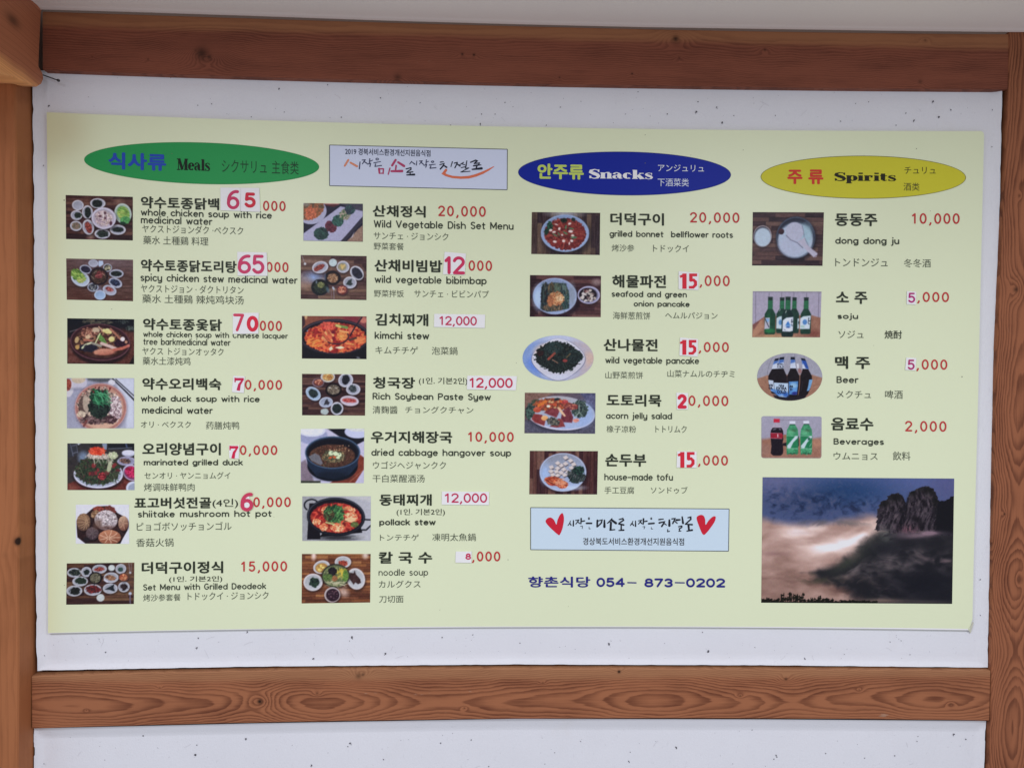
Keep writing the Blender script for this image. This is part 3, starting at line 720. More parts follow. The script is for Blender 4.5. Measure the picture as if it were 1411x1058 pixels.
def fat(s, x0, x1, y0, y1, color, parent, gap=.03, heavy=1.4):
    cur, st = 0, []
    for ch in s:
        adv, q = FAT[ch]
        for (p, w_) in q:
            w_ = (w_*(heavy if w_ > .1 else 1.15)) if np.isscalar(w_) else [v*(heavy if v > .1 else 1.15) for v in w_]
            st.append(([(a[0]+cur, a[1]) for a in p], w_))
        cur += adv+gap
    lo = -.3 if 'p' in s else 0.0
    sx, sy = (x1-x0)/(cur-gap), (y1-y0)/(1.0-lo); xm = (x0+x1)/2
    lay = []
    for (p, w_) in st: lay.append(ribbon(p, w_, False))
    put_polys('lettering', lay, LV['text'], ink(color), parent, mapping=lambda p: (x0+p[0]*sx, bend(x0+p[0]*sx, y1-(p[1]-lo)*sy, xm)))
fat('Meals', 243.7, 289, 219.4, 235, (14, 26, 18), og, heavy=1.35)
fat('Snacks', 811.7, 899, 234.2, 246.4, (214, 220, 240), ob)
fat('Spirits', 1149.9, 1234.3, 238.2, 252.8, (34, 32, 22), oy)

# ---- slogan panels
def panel(q, fill, label):
    o = put_polys('slogan_panel', [[q]], LV['base'], ink(fill), board, label)
    q = [np.array(p, float) for p in q]
    put_polys('panel_outline', [ribbon([q[i]+(q[i]-q[(i+1) % 4])*0.0, q[(i+1) % 4]], 0.95, False) for i in range(4)], LV['base']+0.0001, ink((66, 72, 84)), o)
    return o
p1 = panel([(454.1, 200.1), (699.1, 206), (698.8, 261.7), (454.1, 256.1)], (188, 196, 226), 'pale blue slogan panel with orange smile stroke')
p2 = panel([(731.2, 699.1), (1004.7, 701), (1003.8, 759.1), (731.2, 757)], (184, 202, 232), 'pale blue slogan panel between two red hearts')
typeset('2019 경북서비스환경개선지원음식점', 475.6, 593.2, 205.6, 214.8, (52, 56, 80), 0.014, p1)
typeset('경상북도서비스환경개선지원음식점', 803.2, 942.6, 740.8, 750.8, (52, 52, 56), 0.010, p2)
def brush(items, ox, oy, f, parent, m=None):
    by = {}
    for it in items:
        pts, w_, c_ = it
        P2 = [(ox+a/f, oy+b_/f) for a, b_ in pts]
        ww = [v*1.28/f for v in w_] if isinstance(w_, (list, tuple)) else w_*1.28/f
        if isinstance(ww, list): lay = [ribbon(P2, ww)]
        else: lay = [ribbon(sg, ww) for sg in split_sharp(P2, 60)]
        by.setdefault(c_, []).extend(lay)
    for c_, lay in by.items(): put_polys('lettering', lay, LV['text'], ink(c_), parent)
OR, PK, NV, DK = (196, 128, 104), (160, 62, 100), (58, 62, 92), (32, 36, 52)
si = lambda x_, y_: [([(x_, y_+70), (x_+30, y_+18), (x_+44, y_+4)], [14, 12, 9], NV)]
A = [([(272, 355), (325, 268)], [22, 24], OR), ([(358, 308), (455, 362)], [22, 26], OR), ([(500, 298), (490, 400)], [12, 14], NV),
     ([(532, 270), (580, 265), (536, 325)], 11, NV), ([(556, 288), (602, 318)], [11, 14], NV), ([(646, 250), (640, 318)], 12, NV), ([(642, 290), (692, 270)], [12, 8], NV), ([(612, 330), (658, 318), (648, 366)], 12, NV),
     (arc(757, 256, 20, 14, 0, 360, 10), 9, NV), ([(706, 312), (808, 292)], [11, 9], NV), ([(734, 326), (722, 365), (822, 350)], 11, NV),
     ([(785, 400), (790, 465)], [26, 20], PK), ([(785, 402), (850, 400), (846, 470)], 16, PK), ([(790, 468), (848, 466)], 13, PK), ([(948, 390), (922, 482)], [16, 14], PK),
     ([(980, 350), (1032, 268)], [26, 26], PK), ([(1070, 302), (1158, 358)], [24, 30], PK), ([(1040, 352), (1030, 430)], [20, 16], PK), ([(970, 436), (1130, 434)], [24, 30], PK),
     ([(1190, 402), (1262, 384), (1262, 410), (1214, 438), (1200, 456), (1290, 446)], 14, DK), ([(1252, 450), (1246, 488)], 14, DK), ([(1200, 492), (1312, 486)], [14, 24], DK),
     ([(1240, 330), (1272, 290)], [8, 12], NV), ([(1278, 300), (1318, 330)], [10, 15], NV), ([(1350, 282), (1342, 345)], [9, 12], NV)]
brush(A, 450, 196, 10.854, p1)
Bq = [([(82, 276), (126, 272), (84, 322)], 10, NV), ([(104, 290), (142, 324)], 12, NV), ([(184, 258), (178, 322)], 11, NV), ([(180, 292), (218, 280)], [10, 8], NV), ([(150, 338), (188, 326), (176, 366)], 11, NV),
      (arc(274, 286, 18, 11, 0, 360, 10), 9, NV), ([(226, 334), (316, 322)], [12, 8], NV), ([(250, 348), (236, 380), (324, 372)], 11, NV),
      ([(388, 292), (432, 286)], [14, 10], DK), ([(380, 330), (440, 312), (432, 340), (386, 392)], [12, 14, 18, 16], DK), ([(438, 340), (478, 366)], [14, 20], DK), ([(562, 286), (540, 358)], [12, 10], DK),
      ([(590, 306), (634, 296), (622, 326), (598, 374)], 13, DK), ([(630, 318), (672, 346)], [14, 18], DK), ([(668, 330), (722, 296)], [9, 12], DK), ([(700, 318), (742, 330)], 10, DK), ([(772, 272), (758, 352)], [10, 15], DK),
      ([(690, 372), (758, 356), (748, 380), (800, 376), (684, 436), (818, 424)], 10, DK),
      ([(826, 294), (900, 264), (920, 274), (880, 312)], [14, 16, 18, 16], DK), ([(880, 312), (952, 304), (946, 330), (868, 344)], [12, 14, 14, 14], DK), ([(868, 346), (976, 332)], [14, 10], DK), ([(918, 344), (908, 384)], [16, 16], DK), ([(850, 396), (986, 382)], [16, 28], DK)]
brush(Bq, 570, 196, 10.53, p1)
smile = [(470, 405), (432, 456), (470, 480), (560, 506), (680, 516), (800, 510), (900, 484), (1000, 446), (1090, 400), (1162, 356)]
put_polys('smile_stroke', [ribbon([(570+a/10.53, 196+b_/10.53) for a, b_ in smile], [v/10.53 for v in (36, 40, 34, 34, 36, 38, 38, 36, 26, 10)])], LV['text'], ink((196, 104, 78)), p1)
BK = (28, 30, 40)
Cq = [([(542, 276), (568, 244), (576, 214)], [8, 10, 8], BK), ([(566, 240), (584, 270)], [10, 14], BK), ([(618, 208), (616, 280)], [12, 16], BK),
      ([(648, 206), (694, 200), (650, 256)], 10, BK), ([(672, 222), (704, 248)], 11, BK), ([(724, 180), (720, 252)], [16, 12], BK), ([(722, 222), (770, 212)], [12, 14], BK), ([(712, 286), (742, 284), (738, 318)], 6, BK),
      (arc(830, 180, 9, 14, 0, 360, 8), 7, BK), ([(796, 246), (866, 246)], [18, 18], BK), ([(832, 298), (832, 322), (850, 320)], 6, BK),
      ([(946, 206), (942, 292)], [20, 18], BK), ([(950, 214), (1010, 200), (1000, 240), (950, 290)], [10, 14, 16, 14], BK), ([(1042, 204), (1042, 294)], [16, 26], BK),
      ([(1146, 180), (1112, 222), (1082, 246)], [10, 16, 10], BK), ([(1140, 200), (1200, 244)], [22, 26], BK), ([(1132, 236), (1126, 334)], [22, 22], BK), ([(1118, 338), (1184, 332)], [14, 12], BK),
      ([(1244, 194), (1294, 180), (1304, 204), (1240, 246)], [12, 14, 16, 14], BK), ([(1240, 254), (1306, 268)], [16, 18], BK), ([(1272, 276), (1272, 330)], [14, 16], BK), ([(1240, 344), (1306, 338)], [12, 18], BK),
      ([(1398, 274), (1411, 250)], [8, 9], BK)]
brush(Cq, 728, 696, 9.937, p2)
Dq = [([(34, 276), (60, 244), (70, 214)], [8, 10, 8], BK), ([(58, 240), (78, 272)], [10, 14], BK), ([(106, 212), (106, 284)], [10, 16], BK),
      ([(146, 210), (190, 202), (146, 254)], 10, BK), ([(168, 224), (196, 250)], 12, BK), ([(214, 184), (212, 256)], [18, 12], BK), ([(214, 222), (262, 214)], [12, 14], BK), ([(204, 290), (234, 288), (222, 320)], 6, BK),
      (arc(320, 180, 8, 12, 0, 360, 8), 7, BK), ([(284, 250), (358, 244)], [18, 18], BK), ([(322, 300), (320, 322), (340, 320)], 6, BK),
      ([(424, 194), (486, 186)], [16, 10], BK), ([(428, 238), (500, 222), (486, 250), (462, 286)], [18, 16, 18, 18], BK), ([(490, 242), (526, 266)], [12, 10], BK), ([(566, 200), (566, 276)], [18, 26], BK), ([(544, 328), (542, 358), (568, 352)], 10, BK),
      ([(600, 184), (644, 178), (612, 246)], [14, 14, 16], BK), ([(636, 214), (672, 242)], [12, 12], BK), ([(662, 200), (710, 196)], [22, 16], BK), ([(740, 156), (752, 242)], [14, 22], BK), ([(692, 290), (736, 280), (736, 300), (700, 318), (704, 336)], 13, BK), ([(694, 352), (724, 348)], [10, 9], BK),
      ([(818, 168), (856, 160), (858, 190), (784, 256)], [12, 16, 16, 14], BK), ([(790, 256), (876, 262)], [12, 18], BK), ([(826, 276), (832, 330)], [22, 20], BK), ([(804, 350), (876, 336)], [12, 20], BK)]
brush(Dq, 865, 696, 9.867, p2)
def heart(pts, ox, oy, f):
    P2 = []
    k = len(pts)
    for i in range(k):                                     # closed Catmull-Rom
        p0, p1_, p2_, p3 = [np.array(pts[(i+j-1) % k], float) for j in range(4)]
        if pts[i] == pts[(i+1) % k]: continue
        for t in (0, .25, .5, .75):
            P2.append(0.5*((2*p1_)+(-p0+p2_)*t+(2*p0-5*p1_+4*p2_-p3)*t*t+(-p0+3*p1_-3*p2_+p3)*t**3))
    P2 = [(ox+a[0]/f, oy+a[1]/f) for a in P2]
    put_polys('heart', [[P2]], LV['text'], ink((184, 32, 54)), p2)
heart([(384, 264), (352, 200), (310, 168), (262, 178), (236, 220), (268, 272), (340, 344), (408, 402), (432, 398), (466, 320), (488, 200), (480, 130), (462, 106), (430, 136), (400, 200)], 728, 696, 9.937)
heart([(1058, 264), (1052, 190), (1030, 142), (990, 130), (944, 152), (938, 190), (960, 258), (1000, 360), (1020, 392), (1044, 398), (1100, 340), (1176, 232), (1196, 170), (1186, 148), (1150, 158), (1100, 206)], 865, 696, 9.867)

# ---- price stickers
m_stick, b = mat('sticker_paper', 0.55, 0.3, alb((222, 218, 234)))
def sticker(q, nums, label, bg_=True):
    """a slip of white paper with its own corners; nums: (text, x0,x1,y0,y1,width,colour,rot)"""
    A = [unproject(p[0], p[1], LV['paper']) for p in q]; Bk = [unproject(p[0], p[1], D0+0.0002) for p in q]
    o = link('price_sticker', A+Bk, [(3, 2, 1, 0), (0, 1, 5, 4), (1, 2, 6, 5), (2, 3, 7, 6), (3, 0, 4, 7)], m_stick, parent=board, label=label)
    for t in nums:
        s, x0, x1, y0, y1, w_, c_ = t[:7]; rot = t[7] if len(t) > 7 else None
        strokes('numeral', s, x0, x1, y0, y1, w_, ink(c_), o, LV['num'], gap=.2, rot=rot, fixed=(.5 if ',' in s else None))
    return o
R2_ = (184, 42, 62)
sticker([(303.7, 258.6), (331, 259.0), (331, 291.0), (304, 290)], [('6', 312.6, 329.8, 262, 288.6, 4.2, (180, 54, 94))], 'white slip with a magenta 6')
sticker([(331.2, 258.9), (357.4, 259.2), (358.4, 292.2), (331.4, 291.2)], [('5', 336.9, 352.2, 265.5, 286.4, 4.4, R2_)], 'white slip with a red 5')
sticker([(326.9, 347.1), (367.5, 347.9), (368.7, 380.3), (327.4, 380.0)], [('65', 327.6, 364.2, 351, 377.4, 4.3, (184, 60, 100))], 'white slip with a magenta 65')
sticker([(320.8, 431.5), (356.5, 430.9), (356, 459.6), (320.8, 460.3)], [('7', 321.2, 336.3, 432.2, 456.6, 3.8, (190, 62, 90)), ('0', 340, 356, 435.2, 457, 5.0, (196, 44, 66))], 'white slip with a large red 70')
def slab7(x0, x1, y0, y1, c_, o):
    w_ = x1-x0; h_ = y1-y0
    mp = lambda a, b_: (x0+a*w_, y0+b_*h_)
    put_polys('numeral', [ribbon([mp(.06, .14), mp(.9, .14)], h_*.2, False), ribbon([mp(.9, .1), mp(.5, .55), mp(.38, 1.0)], [h_*.1, h_*.2, h_*.26], False), ribbon([mp(.08, .02), mp(.08, .36)], h_*.1, False)], LV['num'], ink(c_), o)
o = sticker([(321.5, 517.7), (337.4, 518.5), (336, 541.5), (319.5, 540)], [], 'tilted white slip with a seriffed 7'); slab7(322.8, 337, 520, 538, (180, 38, 80), o)
o = sticker([(315.2, 613.2), (329.5, 613.2), (329, 631.8), (316, 631.3)], [], 'small white slip with a seriffed 7 above the duck line'); slab7(315.9, 329.2, 613.6, 631.4, (190, 36, 74), o)
sticker([(336, 683.5), (343.5, 682.8), (345, 700), (337, 700.8)], [('6', 331.3, 348.8, 678.6, 704.4, 4.8, (184, 60, 92))], 'cut-out magenta 6')
sticker([(612.6, 347), (642, 349.6), (640.5, 379), (610.3, 378)], [('1', 612.4, 621, 353, 378, 4.4, (184, 50, 90)), ('2', 624, 640.8, 353.4, 378.2, 4.2, (184, 50, 90))], 'white slip with a magenta 12')
sticker([(598.4, 432.4), (668.6, 433.6), (668, 452), (598, 450.6)], [('12,000', 605.5, 657, 435.8, 450.4, 1.9, (176, 44, 84))], 'long white slip reading 12,000 beside kimchi stew')
sticker([(644, 517.5), (712.3, 518.2), (710.9, 537.6), (643.3, 536.4)], [('12,000', 646.9, 706.4, 520.6, 536.6, 2.2, (178, 44, 76))], 'long white slip reading 12,000 beside soybean stew')
sticker([(609, 676.8), (674, 677.5), (673.6, 695.7), (608.6, 695)], [('12,000', 613, 671.2, 679.4, 694.6, 2.0, (176, 44, 84))], 'long white slip reading 12,000 beside pollack stew')
sticker([(628, 759.5), (650, 759.5), (649.5, 775.3), (627.5, 774.8)], [('8', 641.4, 649, 762.2, 770.8, 1.9, (180, 44, 86))], 'white slip with a small 8')
def bold15(x0, x1, y0, y1, c_, o):
    w_, h_ = x1-x0, y1-y0; mp = lambda a, b_: (x0+a*w_, y0+b_*h_)
    put_polys('numeral', [ribbon([mp(.25, .0), mp(.25, 1.0)], w_*.24, False), ribbon([mp(.0, .22), mp(.2, .12)], h_*.16, False),
        ribbon([mp(.52, .09), mp(.96, .09)], h_*.18, False), ribbon([mp(.61, .0), mp(.61, .5)], w_*.19, False),
        ribbon([mp(.56, .47), mp(.76, .42), mp(.87, .55), mp(.87, .74), mp(.74, .9), mp(.5, .9)], [h_*.15, h_*.17, h_*.2, h_*.2, h_*.18, h_*.17], False)], LV['num'], ink(c_), o)
for q, b15, lb in (([(935, 373.8), (963, 376), (962.2, 399.8), (935, 398.4)], (937, 961.6, 377, 398), 'white slip with a bold 15 beside seafood pancake'),
               ([(937, 465), (961.8, 467), (961.3, 491.4), (936.2, 489.8)], (937.2, 960.4, 468.4, 488.8), 'white slip with a bold 15 beside vegetable pancake'),
               ([(933.2, 621.4), (959.9, 621.8), (959.9, 644.5), (932.2, 643.8)], (934.3, 958, 622.6, 644.2), 'white slip with a bold 15 beside tofu')):
    o = sticker(q, [], lb); bold15(*b15, (192, 40, 58), o)
sticker([(932, 541), (948, 541.5), (948, 564), (932.7, 564.2)], [('2', 933.6, 946.4, 543, 563, 4.6, (192, 40, 66))], 'white slip with a bold 2')
sticker([(1249.6, 401.2), (1262.6, 401.9), (1261.9, 420), (1249.2, 419)], [('5', 1251.6, 1261, 403.4, 417.2, 2.3, (160, 44, 112))], 'white slip with a purple 5 beside soju')
sticker([(1248.7, 492.6), (1262.8, 493.3), (1261.4, 510.6), (1247.3, 509.6)], [('5', 1250.8, 1260.3, 495.4, 509.4, 2.4, (160, 50, 108))], 'white slip with a purple 5 beside beer')
# specks of dirt on the board
V, F = [], []
for k, (px, py, r) in enumerate([(401, 228, .9), (154, 426, .6), (889, 225, .8), (1024, 207, .6), (1263, 205, .7), (1325.5, 519, .9), (700, 771, .7), (711.5, 500, .5), (889, 186, .6), (952, 214, .5), (88.5, 276, .9), (88.7, 806, .6), (237, 212, .7), (366, 371, .5), (1282, 291, .5), (783, 835, .4), (606, 840, .5), (1204, 476, .4), (377.5, 712, .4)]):
    n = 6; i0 = len(V)
    for j in range(n): V.append(unproject(px+r*math.cos(j*1.047)*rng.uniform(.6, 1.2), py+r*math.sin(j*1.047)*rng.uniform(.6, 1.2), LV['text']))
    F.append(tuple(range(i0, i0+n)))
link('dirt_specks', V, F, ink((92, 92, 78)), parent=board, kind='stuff')
# loose flap of clear tape at the lower right corner
V = [unproject(1334, 866.9, D0+0.0004), unproject(1340.6, 856, D0+0.0004), unproject(1341.6, 858, 0.004), unproject(1337.5, 872.5, 0.0025), unproject(1336.0, 870, 0.004)]
link('tape_flap', V, [(0, 1, 2, 3, 4)], ink((186, 188, 178)), parent=board)
# ------------------------------------------------------------------ printed photographs
# Flat print: each is a fine grid of dots of ink (vertex colours) on the board, drawn here with a small painter.
def _hash(ix, iy, s):
    n = (ix.astype(np.int64)*374761393 + iy.astype(np.int64)*668265263 + s*1442695041) & 0x7fffffff
    n = ((n ^ (n >> 13))*1274126177) & 0x7fffffff
    return ((n ^ (n >> 16)) & 0xffff)/65535.0
def vnoise(x_, y_, s):
    ix, iy = np.floor(x_), np.floor(y_); fx, fy = x_-ix, y_-iy
    fx = fx*fx*(3-2*fx); fy = fy*fy*(3-2*fy)
    a, b_ = _hash(ix, iy, s), _hash(ix+1, iy, s); c_, d_ = _hash(ix, iy+1, s), _hash(ix+1, iy+1, s)
    return (a*(1-fx)+b_*fx)*(1-fy)+(c_*(1-fx)+d_*fx)*fy
def fbm(x_, y_, s, o=3):
    t, a, r = 0, .5, 0
    for k in range(o): r = r+a*vnoise(x_*2**k, y_*2**k, s+k*17); t += a; a *= .5
    return r/t
class Pic:
    def __init__(s, quad, z0, z1, seed, per=1.45):
        s.quad = [np.array(q, float) for q in quad]; s.seed = seed; s.r = random.Random(seed)
        w_, h_ = np.linalg.norm(s.quad[1]-s.quad[0]), np.linalg.norm(s.quad[3]-s.quad[0])
        s.nx, s.ny = max(2, int(w_*per)), max(2, int(h_*per))
        u, v = np.meshgrid(np.linspace(0, 1, s.nx+1), np.linspace(0, 1, s.ny+1))
        s.u, s.v = u, v
        s.X = z0[0]+u*(z1[0]-z0[0]); s.Y = z0[1]+v*(z1[1]-z0[1])
        s.im = np.zeros(u.shape+(3,)); s.px = (z1[0]-z0[0])/s.nx
    def n(s, sc, k=0, o=3, ax=1.0, ay=1.0): return fbm(s.X/sc*ax+91.7, s.Y/sc*ay+13.3, s.seed*31+k, o)
    def blend(s, a, c):
        c = np.asarray(c, float); a = np.clip(a, 0, 1)[..., None]; s.im = s.im*(1-a)+c*a; return s
    def fill(s, c, var=8, sc=60):
        s.im[:] = np.array(c, float)+(s.n(sc)[..., None]-.5)*2*var; return s
    def grad(s, c0, c1, ang=90):
        a = math.radians(ang); t = s.u*math.cos(a)+s.v*math.sin(a); t = (t-t.min())/(t.max()-t.min())
        s.im[:] = np.array(c0, float)*(1-t[..., None])+np.array(c1, float)*t[..., None]; return s
    def wood(s, cols, hgt, ln, vert=False, a=18):
        A, Bc = (s.Y, s.X) if vert else (s.X, s.Y)
        row = np.floor(Bc/hgt); off = _hash(row, row*0, s.seed)*ln
        cell = np.floor((A+off)/ln)
        h = _hash(cell, row, s.seed+5); c = np.array(cols, float); k = np.clip(h*len(c), 0, len(c)-1).astype(int)
        im = c[k]; g = fbm(A/150., Bc/7., s.seed+9, 3)-.5
        im = im+g[..., None]*a*2.4; e = np.abs(Bc/hgt-np.round(Bc/hgt))*hgt
        im = im*(1-.25*np.exp(-(e/5)**2))[..., None]
        s.im = im; return s
    def dist(s, cx, cy, rx, ry, ang=0):
        a = math.radians(ang); dx, dy = s.X-cx, s.Y-cy
        x_, y_ = dx*math.cos(a)+dy*math.sin(a), -dx*math.sin(a)+dy*math.cos(a)
        return np.sqrt((x_/rx)**2+(y_/ry)**2), x_, y_
    def E(s, cx, cy, rx, ry, c, ang=0, jag=0, js=28, soft=None, al=1.0, var=0, vs=25, hi=None):
        d, x_, y_ = s.dist(cx, cy, rx, ry, ang)
        if jag: d = d+(s.n(js, int(cx+cy) % 97, 2)-.5)*jag*2
        so = (soft or s.px*1.0)/min(rx, ry)
        m = np.clip((1-d)/so+.5, 0, 1)*al
        c = np.asarray(c, float)
        col = np.broadcast_to(c, s.im.shape)
        if var: col = col+((s.n(vs, int(cx*3+cy) % 89, 3)-.5)*2*var)[..., None]*np.array([1, 1, 1])
        if hi is not None:
            t = np.clip(.5-(y_/ry)*.5-(x_/rx)*.2, 0, 1)[..., None]; col = col*(1-t)+np.asarray(hi, float)*t
        return s.blend(m, col)
    def pile(s, cx, cy, rx, ry, cols, gs=22, ang=0, jag=.25, seed=0, dir_=None):
        """a heap of food: patches of the given colours, dark gaps, a few bright ends"""
        d, x_, y_ = s.dist(cx, cy, rx, ry, ang); d = d+(s.n(30, seed+int(cx) % 71, 2)-.5)*jag*2
        m = np.clip((1-d)/(s.px*1.0/min(rx, ry))+.5, 0, 1)
        if dir_ is None: t = s.n(gs, seed+3, 2); t2 = s.n(gs*.6, seed+11, 2)
        else:
            a = math.radians(dir_); p, q = s.X*math.cos(a)+s.Y*math.sin(a), -s.X*math.sin(a)+s.Y*math.cos(a)
            t = fbm(p/(gs*3.5), q/(gs*.7), s.seed+seed, 2); t2 = fbm(p/(gs*2), q/(gs*.4), s.seed+seed+7, 2)
        c = np.array(cols, float); k = np.clip((t-.22)/.56*len(c), 0, len(c)-1e-3); i = k.astype(int); j = np.minimum(i+1, len(c)-1); f = (k-i)[..., None]; f = np.clip((f-.5)*2.5+.5, 0, 1)
        col = c[i]*(1-f)+c[j]*f
        col = col*(.72+.56*t2)[..., None]
        return s.blend(m, col)
    def bowl(s, cx, cy, rx, ry, rim=(208, 210, 230), inn=(170, 174, 200), ang=0, w_=.14, sh=.5):
        if sh: s.E(cx+rx*.06, cy+ry*.16, rx*1.06, ry*1.06, (24, 16, 24), ang, soft=rx*.28, al=sh)
        s.E(cx, cy, rx, ry, rim, ang)
        s.E(cx, cy+ry*.03, rx*(1-w_), ry*(1-w_), inn, ang, hi=tuple(v*.88 for v in inn), soft=s.px*2)
        return s
    def L(s, pts, w_, c, al=1.0, soft=None):
        d = np.full(s.X.shape, 1e9)
        for (a, b_) in zip(pts[:-1], pts[1:]):
            ax, ay = a; bx, by = b_; vx, vy = bx-ax, by-ay; q = vx*vx+vy*vy+1e-9
            t = np.clip(((s.X-ax)*vx+(s.Y-ay)*vy)/q, 0, 1)
            d = np.minimum(d, np.hypot(s.X-ax-vx*t, s.Y-ay-vy*t))
        return s.blend(np.clip((w_/2-d)/(soft or s.px)+.5, 0, 1)*al, c)
    def PG(s, pts, c, al=1.0, var=0, vs=25, soft=0):
        P2 = np.array(pts, float); ins = np.zeros(s.X.shape, bool); d = np.full(s.X.shape, 1e9)
        for i in range(len(P2)):
            ax, ay = P2[i]; bx, by = P2[(i+1) % len(P2)]
            cr = ((ay > s.Y) != (by > s.Y)) & (s.X < (bx-ax)*(s.Y-ay)/(by-ay+1e-12)+ax); ins ^= cr
            vx, vy = bx-ax, by-ay; t = np.clip(((s.X-ax)*vx+(s.Y-ay)*vy)/(vx*vx+vy*vy+1e-9), 0, 1)
            d = np.minimum(d, np.hypot(s.X-ax-vx*t, s.Y-ay-vy*t))
        sd = np.where(ins, d, -d)
        col = np.broadcast_to(np.asarray(c, float), s.im.shape)
        if var: col = col+((s.n(vs, int(P2[0][0]) % 83, 3)-.5)*2*var)[..., None]
        return s.blend(np.clip(sd/(soft or s.px)+.5, 0, 1)*al, col)
    def dots(s, n_, box, r, cols, rr=.5):
        for k in range(n_):
            x_, y_ = s.r.uniform(box[0], box[2]), s.r.uniform(box[1], box[3]); q = r*s.r.uniform(1-rr, 1+rr)
            s.E(x_, y_, q, q*s.r.uniform(.5, 1), s.r.choice(cols), ang=s.r.uniform(0, 180))
        return s
    def strands(s, n_, box, ln, w_, cols, a0=0, a1=180):
        for k in range(n_):
            x_, y_ = s.r.uniform(box[0], box[2]), s.r.uniform(box[1], box[3]); a = math.radians(s.r.uniform(a0, a1)); b_ = a+s.r.uniform(-.7, .7); l = ln*s.r.uniform(.5, 1.2)/2
            p0 = (x_-l*math.cos(a), y_-l*math.sin(a)); p1_ = (x_, y_); p2_ = (x_+l*math.cos(b_), y_+l*math.sin(b_))
            s.L([p0, p1_, p2_], w_*s.r.uniform(.7, 1.3), s.r.choice(cols), .9)
        return s
    def done(s, label, mask=None, name='dish_photo'):
        q = s.quad; u, v = s.u[..., None], s.v[..., None]
        PXY = (q[0]*(1-u)+q[1]*u)*(1-v)+(q[3]*(1-u)+q[2]*u)*v
        if mask == 'oval':                                  # squeeze the square grid onto the ellipse
            a, b_ = 2*s.u-1, 2*s.v-1
            ea, eb = a*np.sqrt(np.maximum(0, 1-b_*b_/2)), b_*np.sqrt(np.maximum(0, 1-a*a/2))
            PXY = np.stack([(q[0][0]+q[1][0])/2+ea*(q[1][0]-q[0][0])/2, (q[0][1]+q[3][1])/2+eb*(q[3][1]-q[0][1])/2], -1)
        if mask == 'round':                                 # rounded corners
            w_ = q[1][0]-q[0][0]; h_ = q[3][1]-q[0][1]; R3 = 3.2
            for sx in (0, 1):
                for sy in (0, 1):
                    cx = (q[0][0]+R3) if sx == 0 else (q[1][0]-R3); cy = (q[0][1]+R3) if sy == 0 else (q[3][1]-R3)
                    dx, dy = PXY[..., 0]-cx, PXY[..., 1]-cy
                    mm = ((dx < 0) if sx == 0 else (dx > 0)) & ((dy < 0) if sy == 0 else (dy > 0))
                    mx = np.maximum(np.abs(dx), np.abs(dy)); d_ = np.hypot(dx, dy)+1e-9; f_ = np.where(mm, mx/d_, 1.0)
                    PXY[..., 0] = np.where(mm, cx+dx*f_, PXY[..., 0]); PXY[..., 1] = np.where(mm, cy+dy*f_, PXY[..., 1])
        V = unproject(PXY[..., 0], PXY[..., 1], LV['base']+0.00005).reshape(-1, 3)
        nx, ny = s.nx+1, s.ny+1
        idx = np.arange(nx*ny).reshape(ny, nx)
        Fq = np.stack([idx[1:, :-1], idx[1:, 1:], idx[:-1, 1:], idx[:-1, :-1]], -1).reshape(-1)
        me = bpy.data.meshes.new(name); nf = len(Fq)//4
        me.vertices.add(len(V)); me.vertices.foreach_set('co', V.astype(np.float32).reshape(-1))
        me.loops.add(len(Fq)); me.loops.foreach_set('vertex_index', Fq.astype(np.int32))
        me.polygons.add(nf); me.polygons.foreach_set('loop_start', np.arange(0, nf*4, 4, dtype=np.int32)); me.update(calc_edges=True)
        at = me.color_attributes.new('print', 'FLOAT_COLOR', 'POINT')
        if name == 'dish_photo':
            q_ = np.pad(s.im, ((1, 1), (1, 1), (0, 0)), 'edge'); s.im = s.im*.4+.15*(q_[:-2, 1:-1]+q_[2:, 1:-1]+q_[1:-1, :-2]+q_[1:-1, 2:])
        fine = (fbm(s.X/s.px/1.6, s.Y/s.px/1.6, s.seed*7+2, 2)-.5)+(fbm(s.X/s.px/4., s.Y/s.px/4., s.seed*7+5, 2)-.5)*.8
        s.im = s.im*(1+(fine*(1-.7*np.clip((s.im.mean(-1)-110)/90, 0, 1)))[..., None]*(.17 if name == 'dish_photo' else .06))
        g_ = s.im.mean(-1, keepdims=True); s.im = g_+(s.im-g_)*.9
        s.im = np.clip(s.im/255., 0, 1)**1.1*250
        im = np.clip(s.im, 6, 250); im = im+(np.random.RandomState(s.seed).rand(*im.shape)-.5)*5
        col = np.ones((im.shape[0]*im.shape[1], 4)); col[:, :3] = alb(np.clip(im, 4, 250)).reshape(-1, 3)
        at.data.foreach_set('color', col.astype(np.float32).reshape(-1))
        me.materials.append(m_photo)
        o = bpy.data.objects.new(name, me); COL.objects.link(o); o.parent = board; o['label'] = label
        return o
m_photo, b = mat('photo_print', 0.40, 0.15)
at_ = m_photo.node_tree.nodes.new('ShaderNodeAttribute'); at_.attribute_name = 'print'
m_photo.node_tree.links.new(at_.outputs['Color'], b.inputs['Base Color'])

WD = [(62, 38, 42), (78, 48, 48), (92, 60, 58), (54, 34, 40), (104, 72, 66), (70, 40, 44)]
DG = [(26, 32, 34), (34, 44, 44), (44, 58, 56), (24, 28, 36)]
GG = [(40, 66, 50), (58, 90, 62), (90, 124, 78), (34, 52, 44)]
RD = [(110, 44, 48), (150, 62, 60), (176, 92, 80), (90, 36, 42)]

